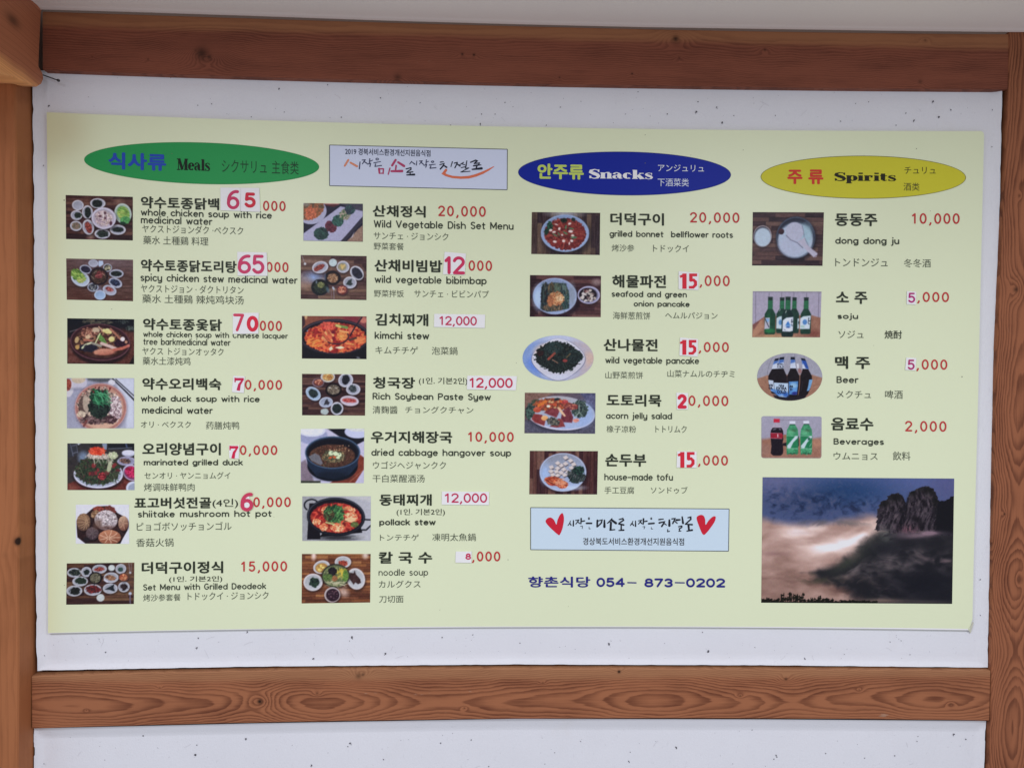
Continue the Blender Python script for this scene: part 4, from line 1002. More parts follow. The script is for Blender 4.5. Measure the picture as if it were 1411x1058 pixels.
# whole chicken soup spread
p = Pic([(90.5, 269), (183, 271.5), (183, 331.5), (91, 329.5)], (70, 70), (1315, 910), 11).wood(WD, 62, 520)
p.E(1060, 170, 70, 50, (168, 132, 120), soft=90, al=.6).E(530, 850, 60, 60, (190, 160, 150), soft=80, al=.6).E(450, 170, 80, 60, (130, 88, 76), soft=80, al=.5)
for a in ((295, 258, 108, 98), (268, 450, 108, 94), (258, 655, 110, 96), (472, 385, 100, 128), (665, 212, 142, 96), (485, 672, 108, 145, -8), (748, 795, 145, 95), (1035, 710, 148, 96)): p.bowl(*a[:4], ang=a[4] if len(a) > 4 else 0)
p.bowl(1132, 395, 158, 195, (188, 204, 206), (160, 190, 180), -10)
p.pile(298, 450, 72, 55, DG+[(60, 80, 60)], 16).pile(262, 655, 84, 70, [(120, 96, 92), (150, 128, 116), (110, 104, 92)], 20, jag=.1)
p.pile(478, 392, 60, 104, DG, 18, jag=.12).pile(655, 215, 96, 74, DG, 20, jag=.12).pile(490, 675, 60, 112, RD, 18, -14, jag=.15).pile(752, 795, 112, 68, DG+[(70, 84, 74)], 15, jag=.18).pile(1040, 708, 112, 48, DG, 18, jag=.2)
p.pile(1140, 400, 112, 150, [(84, 136, 66), (140, 176, 92), (176, 196, 110), (110, 160, 80)], 26, -20, jag=.12, dir_=20).pile(1180, 520, 90, 70, [(60, 126, 80), (90, 160, 100)], 20).pile(1130, 585, 60, 30, [(24, 80, 60), (30, 60, 50)], 20)
p.bowl(775, 495, 228, 208, (200, 198, 226), (190, 182, 208))
p.pile(765, 500, 160, 150, [(150, 130, 150), (190, 172, 186), (206, 192, 200), (176, 156, 160)], 34, jag=.2)
for a in ((705, 460, 34, 20), (798, 395, 22, 26), (802, 492, 22, 24), (905, 590, 26, 40)): p.E(*a, (92, 54, 72), jag=.2)
p.L([(765, 380), (768, 480)], 16, (226, 220, 232)).L([(850, 420), (840, 540)], 16, (216, 202, 212))
p.done('photo of a white chicken platter ringed by nine side dishes and green cabbage')

# spicy chicken stew spread
p = Pic([(91.2, 356.3), (183.3, 358), (183.3, 415), (92, 413)], (75, 62), (1320, 848), 12).wood([(92, 66, 64), (104, 76, 72), (84, 56, 54), (112, 84, 78)], 200, 1900, a=26)
p.E(900, 110, 500, 110, (140, 128, 146), soft=420, al=.7).E(300, 800, 500, 80, (96, 52, 44), soft=300, al=.5)
p.bowl(335, 440, 180, 142, (196, 206, 230), (176, 190, 220), 28).pile(300, 390, 165, 100, [(70, 108, 50), (120, 160, 78), (160, 186, 100), (90, 130, 60)], 26, 42, jag=.22, dir_=40).pile(340, 480, 70, 50, [(140, 160, 80), (170, 180, 110)], 20)
for a in ((580, 145, 92, 72), (435, 262, 112, 82, 15), (1010, 332, 132, 80), (990, 508, 130, 88, 22), (880, 650, 132, 92, 20), (570, 600, 104, 84), (845, 222, 82, 76)): p.bowl(*a[:4], rim=(190, 200, 232), ang=a[4] if len(a) > 4 else 0, sh=.3)
p.PG([(680, 90), (760, 95), (770, 160), (700, 210), (672, 180)], (178, 196, 232))
p.E(435, 262, 92, 64, (44, 42, 66), 15, var=14).pile(1010, 335, 106, 52, DG, 16, jag=.1).pile(985, 505, 98, 62, [(28, 34, 62), (40, 46, 74), (60, 76, 110)], 22, 20, jag=.15).pile(880, 635, 84, 44, RD+[(176, 110, 120)], 18, 20)
p.E(845, 222, 66, 60, (70, 66, 60)).dots(14, (800, 185, 890, 260), 16, [(190, 186, 160), (150, 146, 130)])
p.E(570, 600, 86, 66, (54, 58, 74)).dots(13, (520, 555, 625, 650), 15, [(150, 156, 166), (180, 184, 186), (110, 112, 120)])
p.E(680, 390, 178, 172, (40, 30, 40)).pile(680, 390, 140, 138, [(44, 34, 34), (70, 54, 50), (96, 70, 62), (54, 40, 40)], 18, jag=.1)
p.pile(690, 360, 90, 60, [(120, 50, 62), (150, 76, 80), (90, 46, 50)], 16, -25).L([(610, 390), (720, 350)], 14, (176, 96, 100)).L([(535, 385), (590, 440)], 12, (150, 140, 130)).L([(640, 290), (590, 330)], 10, (160, 150, 140)).L([(740, 330), (790, 370)], 12, (170, 150, 130))
p.bowl(700, 745, 108, 92, (196, 212, 240), (160, 188, 232)).E(700, 640, 40, 60, (150, 160, 210), al=.4, soft=40)
p.done('photo of a dark chicken stew pan ringed by side dishes and lettuce')

# chicken with lacquer tree bark
p = Pic([(92.6, 438.6), (184.8, 439.9), (184.8, 501.8), (92.6, 501)], (90, 70), (1340, 915), 13).grad((22, 26, 38), (46, 34, 38))
p.PG([(90, 420), (400, 600), (1340, 300), (1340, 915), (90, 915)], (104, 62, 58), var=26, vs=50, soft=60).E(1100, 600, 330, 330, (92, 52, 48), soft=100, var=20).PG([(1240, 915), (1340, 740), (1340, 915)], (34, 26, 32))
p.pile(650, 125, 260, 60, [(60, 60, 58), (96, 92, 80), (40, 40, 46)], 30, dir_=-12).pile(1130, 120, 120, 40, [(36, 44, 52), (80, 90, 92), (24, 28, 36)], 20).pile(1260, 240, 80, 50, [(50, 60, 62), (90, 100, 100), (30, 36, 40)], 18)
p.L([(140, 320), (360, 250)], 12, (120, 110, 120)).E(710, 560, 560, 375, (28, 18, 26), 2, soft=40, al=.8).E(705, 510, 560, 345, (104, 66, 78), 3).E(705, 508, 540, 328, (58, 32, 42), 3).E(700, 520, 500, 285, (70, 42, 40), 3, var=26, vs=60)
p.pile(700, 470, 440, 220, [(92, 50, 42), (54, 34, 36), (126, 82, 64), (40, 30, 38), (150, 108, 86)], 42, 3, jag=.15).pile(500, 330, 170, 90, [(150, 96, 84), (190, 144, 124), (110, 66, 62)], 30)
p.pile(490, 620, 190, 75, [(26, 24, 40), (40, 38, 56)], 30).pile(1080, 520, 110, 70, [(70, 30, 52), (44, 24, 42)], 26)
p.E(270, 470, 38, 62, (186, 160, 120), 15).E(280, 605, 40, 42, (190, 152, 96)).E(478, 412, 48, 36, (206, 178, 150), -20).L([(410, 470), (540, 480)], 36, (176, 110, 96)).E(630, 280, 70, 46, (190, 170, 150), jag=.2)
for a in ((840, 300, 56), (890, 320, 36), (920, 450, 56), (780, 290, 36)): p.E(a[0], a[1], a[2], a[2]*.9, (206, 196, 128), hi=(220, 214, 160))
p.L([(680, 220), (740, 290)], 24, (196, 160, 140)).L([(900, 260), (1090, 450)], 40, (168, 112, 96)).E(1125, 445, 42, 42, (226, 214, 226)).E(1190, 500, 26, 28, (190, 140, 120))
p.PG([(650, 400), (700, 350), (780, 430), (830, 530), (790, 545), (690, 470)], (96, 142, 74), var=26).L([(700, 350), (620, 520)], 22, (206, 216, 170)).L([(370, 620), (430, 560), (540, 520)], 34, (200, 206, 178)).E(430, 580, 34, 14, (60, 60, 66), -35)
p.L([(730, 530), (900, 590), (1000, 630)], 56, (206, 180, 180)).L([(560, 530), (720, 580)], 40, (150, 146, 140))
p.E(790, 690, 200, 62, (176, 106, 92), -3, hi=(210, 150, 132), soft=25).L([(960, 650), (1120, 620), (1220, 575)], 52, (186, 104, 92)).E(1235, 568, 26, 26, (196, 116, 110)).E(630, 700, 40, 36, (200, 140, 120))
p.done('photo of a whole chicken with eggs and leek in a dark brown bowl')

# whole duck soup
p = Pic([(92, 521), (184.8, 521), (184.7, 590), (92.3, 590)], (82, 68), (1340, 1003), 14).grad((176, 180, 206), (160, 162, 190), 200)
p.blend(p.n(24, 3)*.35, (120, 124, 160)).PG([(950, 68), (1340, 68), (1340, 1003), (1200, 1003), (1160, 500)], (196, 202, 228), soft=60)
p.PG([(470, 68), (880, 68), (940, 130), (700, 150), (480, 110)], (88, 92, 104), soft=40)
p.E(300, 150, 160, 130, (190, 188, 212)).E(300, 90, 130, 75, (196, 180, 164), var=18).E(110, 250, 100, 170, (198, 196, 214)).E(105, 190, 62, 115, (150, 70, 60), jag=.1, var=40).E(300, 270, 150, 22, (90, 90, 120), soft=50, al=.5)
p.L([(940, 80), (1340, 470)], 26, (40, 40, 50)).L([(1000, 90), (1340, 400)], 20, (60, 60, 72)).L([(1150, 280), (1340, 480)], 22, (28, 28, 40)).E(920, 150, 70, 50, (206, 206, 226), jag=.2)
p.E(720, 640, 500, 480, (110, 90, 110), soft=60, al=.5).E(715, 620, 485, 455, (196, 150, 152)).E(715, 620, 470, 440, (170, 116, 112)).E(715, 620, 425, 400, (206, 168, 152), hi=(190, 140, 130), soft=30)
p.pile(690, 580, 390, 330, [(110, 92, 90), (160, 142, 136), (196, 178, 170), (76, 60, 62), (180, 160, 150)], 60, jag=.22).pile(980, 640, 130, 240, [(196, 176, 190), (110, 90, 104), (170, 146, 156), (214, 200, 210)], 30, jag=.25).pile(900, 840, 120, 80, [(150, 120, 130), (70, 46, 54)], 30)
p.pile(560, 850, 260, 80, [(60, 40, 46), (90, 66, 72), (130, 104, 108)], 26).E(370, 590, 70, 190, (96, 78, 76), 8, jag=.2, var=20).E(440, 540, 60, 150, (176, 160, 150), -5, jag=.15, var=18).pile(350, 740, 80, 60, [(170, 150, 140), (200, 184, 170)], 30)
p.L([(400, 960), (450, 860)], 40, (120, 70, 70)).pile(690, 620, 210, 200, [(22, 28, 32), (30, 40, 42), (40, 58, 52)], 22, jag=.16).pile(670, 400, 170, 130, [(30, 60, 48), (40, 90, 66), (28, 48, 44)], 18, jag=.2)
p.strands(34, (620, 330, 860, 560), 210, 11, [(60, 160, 108), (40, 130, 84), (110, 190, 150), (36, 110, 74)], 10, 70).strands(20, (560, 580, 820, 760), 90, 5, [(60, 80, 78), (44, 60, 60)])
p.dots(16, (560, 240, 900, 330), 18, [(120, 50, 52), (40, 90, 60), (180, 150, 140), (80, 40, 44)])
p.done('photo of a duck heaped with green chives on a pink plate')

# marinated grilled duck
p = Pic([(92.8, 610.8), (185, 610.8), (185.3, 675), (92.8, 675)], (92, 65), (1347, 935), 15).grad((40, 40, 46), (66, 56, 58), 80)
p.blend(p.n(60, 2)*.4, (90, 86, 92)).E(390, 330, 90, 110, (120, 140, 176), soft=90, al=.9).PG([(92, 80), (230, 65), (290, 250), (200, 300), (92, 330)], (56, 58, 72), soft=30)
p.L([(150, 80), (200, 300)], 14, (100, 108, 130)).L([(260, 70), (290, 250)], 12, (96, 104, 128)).L([(180, 110), (260, 95)], 14, (100, 108, 130)).L([(190, 250), (280, 225)], 14, (110, 116, 136)).PG([(270, 65), (350, 65), (300, 95)], (196, 206, 230))
p.PG([(740, 65), (835, 65), (830, 180), (770, 170)], (130, 144, 176)).PG([(850, 65), (1347, 65), (1347, 190), (860, 170)], (30, 34, 44)).L([(870, 165), (1300, 150)], 22, (84, 90, 106)).L([(1190, 70), (1210, 140)], 26, (70, 84, 120))
p.PG([(92, 935), (92, 820), (260, 760), (1000, 860), (1130, 600), (1347, 760), (1347, 935)], (110, 52, 50), var=24, soft=30).E(190, 900, 90, 60, (150, 96, 86), soft=60, al=.5)
p.E(1240, 250, 125, 60, (180, 184, 216)).E(1240, 232, 122, 45, (206, 208, 236)).bowl(1200, 395, 175, 85, (176, 172, 206), (150, 150, 190)).pile(1180, 395, 110, 50, [(110, 80, 80), (150, 116, 100), (70, 56, 60)], 24, 10)
p.bowl(1300, 610, 175, 145, (190, 188, 222), (130, 60, 110), 25).pile(1300, 600, 135, 100, [(190, 30, 84), (210, 60, 120), (150, 26, 64)], 30, 20, jag=.05).E(1330, 900, 140, 130, (196, 204, 234)).E(1340, 910, 110, 100, (150, 160, 190))
p.E(680, 690, 470, 250, (20, 18, 26), soft=50, al=.7).E(672, 640, 462, 262, (206, 208, 240)).E(672, 632, 436, 240, (160, 168, 196))
p.pile(660, 570, 425, 275, [(28, 36, 34), (44, 60, 46), (70, 90, 66), (36, 44, 44), (90, 60, 62), (56, 80, 56)], 26, jag=.14)
p.strands(70, (320, 400, 1030, 780), 150, 10, [(80, 110, 76), (40, 70, 50), (120, 140, 106), (60, 44, 50), (32, 44, 40)]).pile(740, 670, 75, 70, [(150, 40, 56), (190, 80, 84), (110, 30, 44)], 18).dots(10, (480, 450, 1050, 640), 34, [(130, 50, 56), (110, 60, 60), (96, 44, 52)])
p.E(880, 500, 40, 110, (170, 176, 150), 12, jag=.15).pile(700, 300, 260, 60, [(190, 180, 176), (150, 136, 134), (210, 200, 196)], 20, jag=.25).strands(26, (560, 300, 960, 430), 110, 9, [(206, 200, 190), (180, 176, 168)], 50, 120).pile(950, 290, 90, 70, [(206, 206, 190), (180, 190, 160)], 26)
p.L([(480, 290), (545, 180)], 26, (196, 176, 176)).pile(650, 210, 160, 78, [(196, 50, 36), (226, 80, 50), (170, 40, 36), (236, 110, 80)], 16, jag=.18, dir_=60).strands(22, (540, 140, 790, 260), 80, 8, [(240, 96, 60), (206, 50, 36), (240, 130, 110)])
p.done('photo of a duck and herb heap topped with orange carrot')

# shiitake
p = Pic([(104.5, 695), (177.8, 695), (178, 749), (104.4, 748.7)], (250, 70), (1247, 798), 16, 1.7).fill((212, 214, 236), 3)
p.PG([(600, 120), (700, 100), (800, 95), (920, 120), (1040, 230), (1170, 300), (1235, 400), (1210, 560), (1130, 700), (1080, 798), (430, 798), (280, 680), (270, 560), (262, 370), (330, 250), (450, 240), (540, 160)], (52, 34, 38), var=16)
p.pile(680, 150, 110, 50, [(110, 44, 44), (140, 66, 60)], 30).pile(900, 170, 110, 70, [(140, 74, 72), (110, 54, 52)], 24, 30).pile(620, 250, 90, 75, [(176, 140, 112), (120, 88, 70), (150, 116, 90)], 40)
def cap(cx, cy, rx, ry, c0, c1, n_, wl, ang=0, ox=0, oy=0):
    p.E(cx+10, cy+22, rx, ry, (24, 16, 22), ang, soft=24, al=.8); p.E(cx, cy, rx, ry, c0, ang, hi=c1, jag=.03, var=14, vs=30)
    for k in range(n_):
        a = 2*math.pi*k/n_+ang*.05; r1 = p.r.uniform(.75, .96)
        m_ = p.r.uniform(-.25, .25)
        p.L([(cx+ox+rx*.12*math.cos(a), cy+oy+ry*.12*math.sin(a)), (cx+ox*.5+rx*.55*math.cos(a+m_), cy+oy*.5+ry*.55*math.sin(a+m_)), (cx+rx*r1*math.cos(a), cy+ry*r1*math.sin(a))], 12, wl, .85)
cap(395, 400, 130, 165, (92, 68, 62), (150, 116, 92), 12, (186, 152, 124), 0, 60, -10)
cap(560, 610, 120, 120, (66, 52, 62), (104, 86, 92), 8, (110, 96, 104))
cap(1140, 420, 95, 140, (110, 66, 58), (190, 160, 140), 5, (200, 160, 140))
p.E(815, 360, 215, 185, (150, 136, 146), 0, hi=(196, 186, 190)).pile(820, 350, 205, 175, [(110, 92, 100), (176, 164, 176), (206, 198, 208), (150, 138, 150), (200, 190, 200)], 44, jag=.04).E(660, 430, 70, 90, (104, 76, 66), 30, soft=60, al=.7).E(830, 500, 160, 36, (80, 46, 42), soft=50, al=.7)
cap(880, 680, 210, 140, (140, 84, 66), (190, 130, 104), 9, (226, 196, 176), 0, -20, 10)
p.L([(560, 700), (640, 640)], 8, (120, 100, 110)).E(450, 730, 60, 50, (40, 34, 42), soft=30)
p.done('photo of a pile of cracked shiitake mushrooms')

# grilled deodeok set
p = Pic([(92, 776), (185.1, 774.8), (184.4, 831.8), (91.2, 832.7)], (78, 75), (1342, 845), 17).wood([(64, 40, 42), (82, 52, 46), (98, 66, 54), (56, 34, 38), (110, 80, 62)], 52, 480)
p.E(1250, 350, 160, 300, (130, 96, 76), soft=200, al=.4)
W_ = (192, 196, 214); I_ = (168, 172, 192)
for a in ((218, 248, 132, 88), (448, 238, 100, 95), (692, 188, 136, 84), (1090, 188, 100, 92), (332, 412, 145, 92), (225, 590, 150, 100), (572, 575, 165, 105), (912, 350, 140, 98), (898, 552, 140, 96), (1152, 525, 108, 98)): p.bowl(*a, W_, I_)
p.E(618, 355, 128, 115, (26, 22, 30)).E(615, 355, 98, 92, (110, 106, 92), var=22, vs=14).dots(26, (545, 290, 690, 420), 12, [(84, 80, 66), (140, 136, 118), (60, 60, 50)])
p.E(915, 172, 74, 68, (50, 40, 48)).E(918, 168, 62, 56, (196, 204, 212), var=16, vs=14).E(718, 722, 74, 70, (190, 198, 206), var=18, vs=14).bowl(1145, 345, 96, 80, (90, 60, 60), (120, 70, 56)).pile(1140, 345, 76, 60, [(190, 110, 76), (206, 150, 116), (150, 74, 56)], 20, jag=.05)
p.pile(232, 248, 105, 62, DG+[(90, 100, 90)], 20).pile(450, 245, 55, 50, DG, 16).pile(690, 190, 95, 38, RD, 14, -5).pile(1085, 200, 46, 40, [(40, 60, 62), (56, 80, 76)], 14).pile(345, 405, 112, 60, [(26, 36, 34), (40, 56, 48)], 18, 5).pile(240, 595, 95, 72, [(22, 26, 28), (34, 38, 40)], 22)
p.pile(580, 565, 135, 75, [(110, 30, 38), (140, 50, 52), (90, 24, 34), (60, 40, 44)], 15).pile(900, 350, 105, 48, [(130, 84, 66), (96, 60, 52), (160, 120, 96)], 20, 12).PG([(790, 570), (900, 510), (970, 470), (960, 540), (990, 600), (960, 605), (880, 575)], (34, 40, 50), var=10).pile(1155, 525, 75, 62, [(44, 30, 38), (80, 64, 72), (30, 22, 28)], 16, jag=.3)
p.PG([(775, 370), (870, 430), (840, 445), (770, 400)], (206, 206, 230)).L([(600, 420), (600, 520)], 10, (24, 22, 28)).L([(1240, 80), (1262, 260)], 9, (150, 150, 170)).L([(1285, 75), (1285, 230)], 7, (140, 130, 150)).E(1268, 262, 22, 20, (180, 184, 200)).E(1270, 650, 30, 28, (176, 186, 214)).L([(1270, 680), (1275, 840)], 22, (110, 100, 130))
p.done('photo of many small side dishes on a brown table')

# wild vegetable dish set
p = Pic([(418.1, 280), (500, 281), (500, 333.3), (418.1, 331.8)], (90, 65), (1293, 838), 18, 1.6).fill((34, 34, 58), 8)
p.PG([(530, 60), (800, 60), (830, 90), (700, 140), (530, 110)], (92, 40, 52), soft=20).PG([(300, 50), (860, 50), (800, 80), (540, 82)], (196, 150, 150), soft=14).PG([(840, 70), (1293, 70), (1293, 210), (1100, 180)], (74, 72, 92), soft=20)
p.E(260, 240, 300, 255, (168, 170, 206), -15).pile(250, 200, 285, 190, [(150, 96, 60), (130, 90, 66), (176, 100, 70), (104, 84, 66)], 40, -30, jag=.08).pile(230, 280, 110, 130, [(176, 86, 60), (196, 110, 80)], 24).E(150, 90, 70, 40, (130, 136, 136), soft=40, al=.8)
p.PG([(88, 690), (840, 122), (1293, 215), (1293, 320), (850, 838), (88, 838)], (170, 170, 208), var=5, soft=14).PG([(840, 838), (950, 720), (1240, 380), (1293, 330), (1293, 440), (1100, 640), (930, 838)], (52, 50, 72), soft=16)
p.PG([(960, 838), (1060, 740), (1200, 580), (1293, 500), (1293, 838)], (150, 122, 112), var=22, vs=30, soft=14).PG([(1040, 780), (1120, 640), (1090, 740)], (190, 186, 206), soft=14)
p.pile(450, 690, 150, 130, [(26, 40, 52), (34, 60, 66), (44, 76, 74)], 24, jag=.12, dir_=50).pile(645, 540, 130, 110, [(96, 40, 62), (120, 56, 74), (76, 34, 54)], 30, 40, jag=.14).pile(790, 420, 115, 120, [(40, 84, 84), (56, 100, 92), (34, 66, 70)], 26, 30, jag=.14, dir_=60)
p.pile(930, 290, 110, 120, [(110, 124, 110), (150, 140, 140), (180, 160, 150), (90, 120, 90)], 24, 40, jag=.2).pile(1030, 190, 105, 100, [(40, 70, 80), (60, 90, 92), (50, 60, 80)], 26, 40, jag=.15)
p.strands(22, (350, 560, 560, 800), 70, 6, [(70, 110, 100), (24, 44, 50)]).strands(16, (720, 350, 880, 520), 70, 6, [(84, 130, 114), (40, 80, 76)])
p.done('photo of five heaps of seasoned greens on a long white plate')

# bibimbap spread
p = Pic([(414.4, 351.5), (505.2, 353), (505, 413.5), (414.4, 412)], (65, 55), (1343, 920), 19).wood([(84, 58, 62), (98, 70, 68), (110, 82, 76), (72, 48, 54), (122, 94, 84)], 70, 620)
p.E(300, 490, 170, 90, (140, 168, 226), soft=150, al=.9).E(130, 560, 130, 120, (150, 132, 140), soft=120, al=.6).E(150, 660, 130, 60, (180, 146, 130), soft=90, al=.5).E(250, 180, 160, 40, (150, 120, 116), soft=60, al=.4)
for a in ((442, 290, 158, 116, -15), (885, 275, 125, 118), (1155, 392, 120, 150, -38), (1020, 582, 130, 116), (690, 195, 78, 76)): p.bowl(*a[:4], ang=a[4] if len(a) > 4 else 0)
p.E(690, 195, 74, 72, (186, 204, 216), var=16, vs=16).pile(420, 300, 115, 50, RD, 16, -28, jag=.18).E(870, 275, 84, 72, (150, 142, 116), soft=30).PG([(830, 240), (860, 215), (880, 240), (920, 215), (930, 250), (870, 335)], (206, 180, 120), var=20).pile(1160, 395, 84, 128, [(34, 34, 54), (44, 46, 66)], 26, -40, jag=.08)
p.PG([(940, 620), (990, 540), (1060, 505), (1050, 580), (1080, 610), (1030, 645)], (50, 62, 66), var=12)
p.E(685, 495, 158, 140, (22, 20, 34)).E(690, 495, 115, 106, (60, 44, 42)).pile(685, 500, 98, 88, [(130, 88, 66), (176, 140, 110), (90, 60, 52), (196, 160, 130)], 18, jag=.12).E(540, 480, 14, 80, (90, 104, 140), al=.7, soft=14)
p.E(440, 685, 172, 162, (26, 32, 44)).E(440, 680, 150, 140, (22, 24, 32)).pile(440, 690, 130, 115, [(24, 30, 34), (34, 48, 44), (60, 70, 56), (30, 40, 50)], 18).pile(460, 640, 66, 60, [(120, 130, 84), (150, 150, 106), (90, 100, 66)], 14).E(590, 730, 30, 60, (90, 120, 140), -20, soft=30, al=.7).E(370, 580, 14, 30, (140, 156, 180), al=.8)
p.bowl(870, 730, 108, 100, (104, 56, 70), (90, 40, 44)).pile(865, 725, 84, 74, [(190, 110, 90), (214, 160, 140), (150, 74, 62)], 20, jag=.06)
p.L([(85, 60), (140, 210)], 9, (150, 150, 170)).E(148, 228, 24, 24, (196, 200, 216)).L([(660, 740), (665, 910)], 9, (130, 110, 130)).L([(705, 720), (712, 910)], 11, (150, 140, 160)).E(700, 700, 20, 38, (176, 184, 206), -30)
p.done('photo of a black bibimbap bowl, soup pot and six side dishes')

# kimchi stew
p = Pic([(416, 435.3), (505.1, 436), (505.1, 494.8), (416, 494)], (87, 78), (1342, 910), 20).grad((140, 84, 66), (120, 60, 70), 0)
p.PG([(87, 78), (140, 100), (150, 240), (87, 330)], (60, 40, 52), soft=20).E(165, 90, 26, 50, (206, 170, 130), soft=20).PG([(880, 78), (1180, 78), (1160, 200), (900, 150)], (130, 50, 66), soft=30).E(1290, 150, 80, 60, (196, 120, 110), soft=30)
p.PG([(87, 400), (1342, 400), (1342, 910), (87, 910)], (24, 24, 36)).E(720, 480, 690, 345, (44, 38, 54)).E(722, 478, 662, 322, (84, 74, 92)).E(722, 482, 650, 312, (30, 24, 38))
p.pile(735, 500, 600, 295, [(170, 50, 44), (206, 86, 60), (226, 124, 76), (190, 70, 52), (150, 40, 44)], 60, jag=.06)
p.pile(590, 270, 160, 80, [(190, 60, 56), (210, 90, 76)], 40).pile(330, 590, 150, 90, [(226, 120, 60), (236, 150, 80), (206, 90, 56)], 44, dir_=-20).pile(590, 470, 120, 110, [(226, 140, 100), (240, 170, 110), (200, 96, 70)], 44, dir_=50).pile(870, 460, 110, 90, [(236, 160, 90), (220, 130, 76)], 44).pile(1220, 540, 110, 70, [(236, 170, 96), (216, 120, 76)], 40, dir_=-10).pile(1010, 640, 130, 60, [(230, 150, 90), (200, 90, 64)], 30, dir_=15)
p.L([(760, 260), (960, 300)], 52, (120, 150, 84)).L([(760, 258), (830, 290)], 40, (210, 196, 120)).L([(820, 360), (980, 390)], 30, (236, 170, 110)).E(1050, 350, 60, 55, (206, 110, 90), jag=.15)
p.E(700, 390, 45, 36, (120, 30, 50), jag=.2).E(710, 520, 36, 50, (140, 34, 52), jag=.2).L(arc(750, 470, 240, 150, -20, 130, 14), 26, (70, 40, 54)).L([(1020, 460), (1120, 280), (1250, 100)], 26, (44, 30, 48)).L([(1010, 540), (1140, 500)], 36, (80, 60, 56))
p.PG([(720, 690), (840, 660), (920, 690), (830, 720)], (246, 226, 196)).PG([(610, 710), (660, 660), (690, 720), (630, 760)], (250, 214, 186)).E(195, 370, 12, 14, (150, 150, 190)).E(1180, 885, 36, 16, (110, 116, 130), 20, soft=14)
p.done('photo of red kimchi stew in a black pot with a ladle')

# soybean paste stew
p = Pic([(416.2, 515), (503.7, 515.8), (503, 572.5), (416.2, 572)], (88, 74), (1318, 878), 21).wood([(66, 42, 48), (80, 52, 54), (94, 64, 62), (56, 36, 44), (104, 74, 70)], 48, 560)
p.bowl(588, 130, 138, 105, (206, 208, 228), (190, 180, 160)).pile(595, 130, 104, 70, [(176, 116, 60), (206, 150, 90), (150, 100, 60), (214, 180, 120)], 26, jag=.05)
p.bowl(935, 190, 145, 135, ang=-25).pile(935, 180, 78, 100, [(26, 28, 40), (36, 40, 52)], 24, 15, jag=.18).E(400, 245, 115, 88, (130, 110, 126)).E(405, 240, 95, 72, (90, 50, 56)).pile(410, 235, 80, 56, [(190, 120, 96), (214, 160, 136), (140, 76, 66)], 22, jag=.1)
p.bowl(1082, 368, 138, 110).pile(1075, 352, 72, 72, [(60, 70, 80), (90, 100, 106), (40, 48, 58)], 14).bowl(305, 458, 160, 118, (176, 196, 226), (160, 184, 220), 38).pile(305, 455, 96, 82, [(30, 40, 48), (44, 58, 60)], 22, 40, jag=.15)
p.E(700, 385, 160, 130, (24, 20, 28)).E(700, 375, 128, 96, (96, 88, 84)).pile(700, 380, 118, 88, [(96, 84, 76), (130, 118, 108), (70, 60, 56), (150, 140, 128)], 16, jag=.05).E(625, 342, 22, 9, (220, 220, 224)).E(745, 345, 18, 7, (210, 210, 214))
p.bowl(555, 625, 134, 102, (190, 200, 228), (166, 176, 208), -8).PG([(510, 680), (540, 590), (580, 550), (600, 610), (630, 625), (600, 680), (560, 665)], (60, 60, 74), var=12)
p.bowl(1012, 592, 180, 98, (214, 206, 230), (200, 188, 212), 6).pile(1010, 585, 140, 42, [(190, 84, 84), (206, 120, 116), (160, 60, 66)], 18, 5, jag=.18).bowl(770, 745, 122, 128).pile(770, 745, 92, 92, [(24, 32, 40), (36, 48, 52)], 22, jag=.08)
p.E(530, 805, 78, 62, (170, 184, 192), jag=.12, var=18, vs=16)
p.done('photo of a soybean stew pot ringed by eight white dishes')

# hangover soup
p = Pic([(414.4, 590.8), (502, 590.4), (501.3, 665.4), (414.4, 665.4)], (55, 58), (1155, 1000), 22).fill((190, 188, 222), 4)
p.PG([(520, 58), (1155, 58), (1155, 270), (1020, 340), (700, 180)], (26, 28, 42), soft=14).PG([(55, 640), (140, 590), (300, 1000), (55, 1000)], (130, 116, 136), soft=30).PG([(55, 960), (400, 960), (400, 1000), (55, 1000)], (60, 66, 56), soft=20)
p.E(260, 180, 260, 150, (150, 156, 200), soft=20).E(250, 90, 235, 105, (206, 210, 236)).E(240, 90, 205, 75, (216, 220, 238), var=8).E(1040, 110, 225, 115, (190, 196, 236)).E(1060, 60, 190, 50, (206, 210, 220), var=14)
p.PG([(1080, 500), (1155, 560), (1155, 760), (1000, 1000), (560, 1000), (900, 800)], (130, 60, 48), var=8, soft=14).L([(900, 985), (1140, 780)], 8, (176, 116, 100))
p.E(610, 700, 440, 270, (14, 20, 34)).PG([(135, 480), (1075, 480), (1040, 700), (900, 860), (620, 930), (330, 880), (180, 700)], (32, 46, 72), soft=16).E(610, 880, 300, 80, (20, 28, 46), soft=60, al=.7)
p.E(610, 470, 480, 282, (70, 94, 130)).E(608, 472, 458, 262, (28, 36, 56)).E(605, 480, 430, 240, (20, 22, 36)).E(600, 530, 400, 200, (78, 52, 46), var=20, vs=40)
p.pile(600, 520, 380, 190, [(84, 52, 44), (56, 40, 40), (110, 70, 58), (64, 44, 40), (96, 66, 56)], 26, jag=.06).PG([(190, 540), (300, 480), (380, 520), (440, 660), (400, 690), (240, 610)], (110, 110, 124), soft=14)
p.pile(620, 540, 200, 110, [(70, 76, 62), (110, 110, 84), (50, 50, 46), (140, 120, 90)], 16, jag=.2).strands(22, (420, 420, 860, 700), 90, 7, [(140, 104, 70), (96, 100, 78), (60, 50, 44), (176, 150, 120)])
for a in ((580, 480, 44, 40), (660, 490, 40, 36), (725, 510, 40, 36), (700, 560, 36, 22)): p.E(*a, (206, 222, 190), jag=.12)
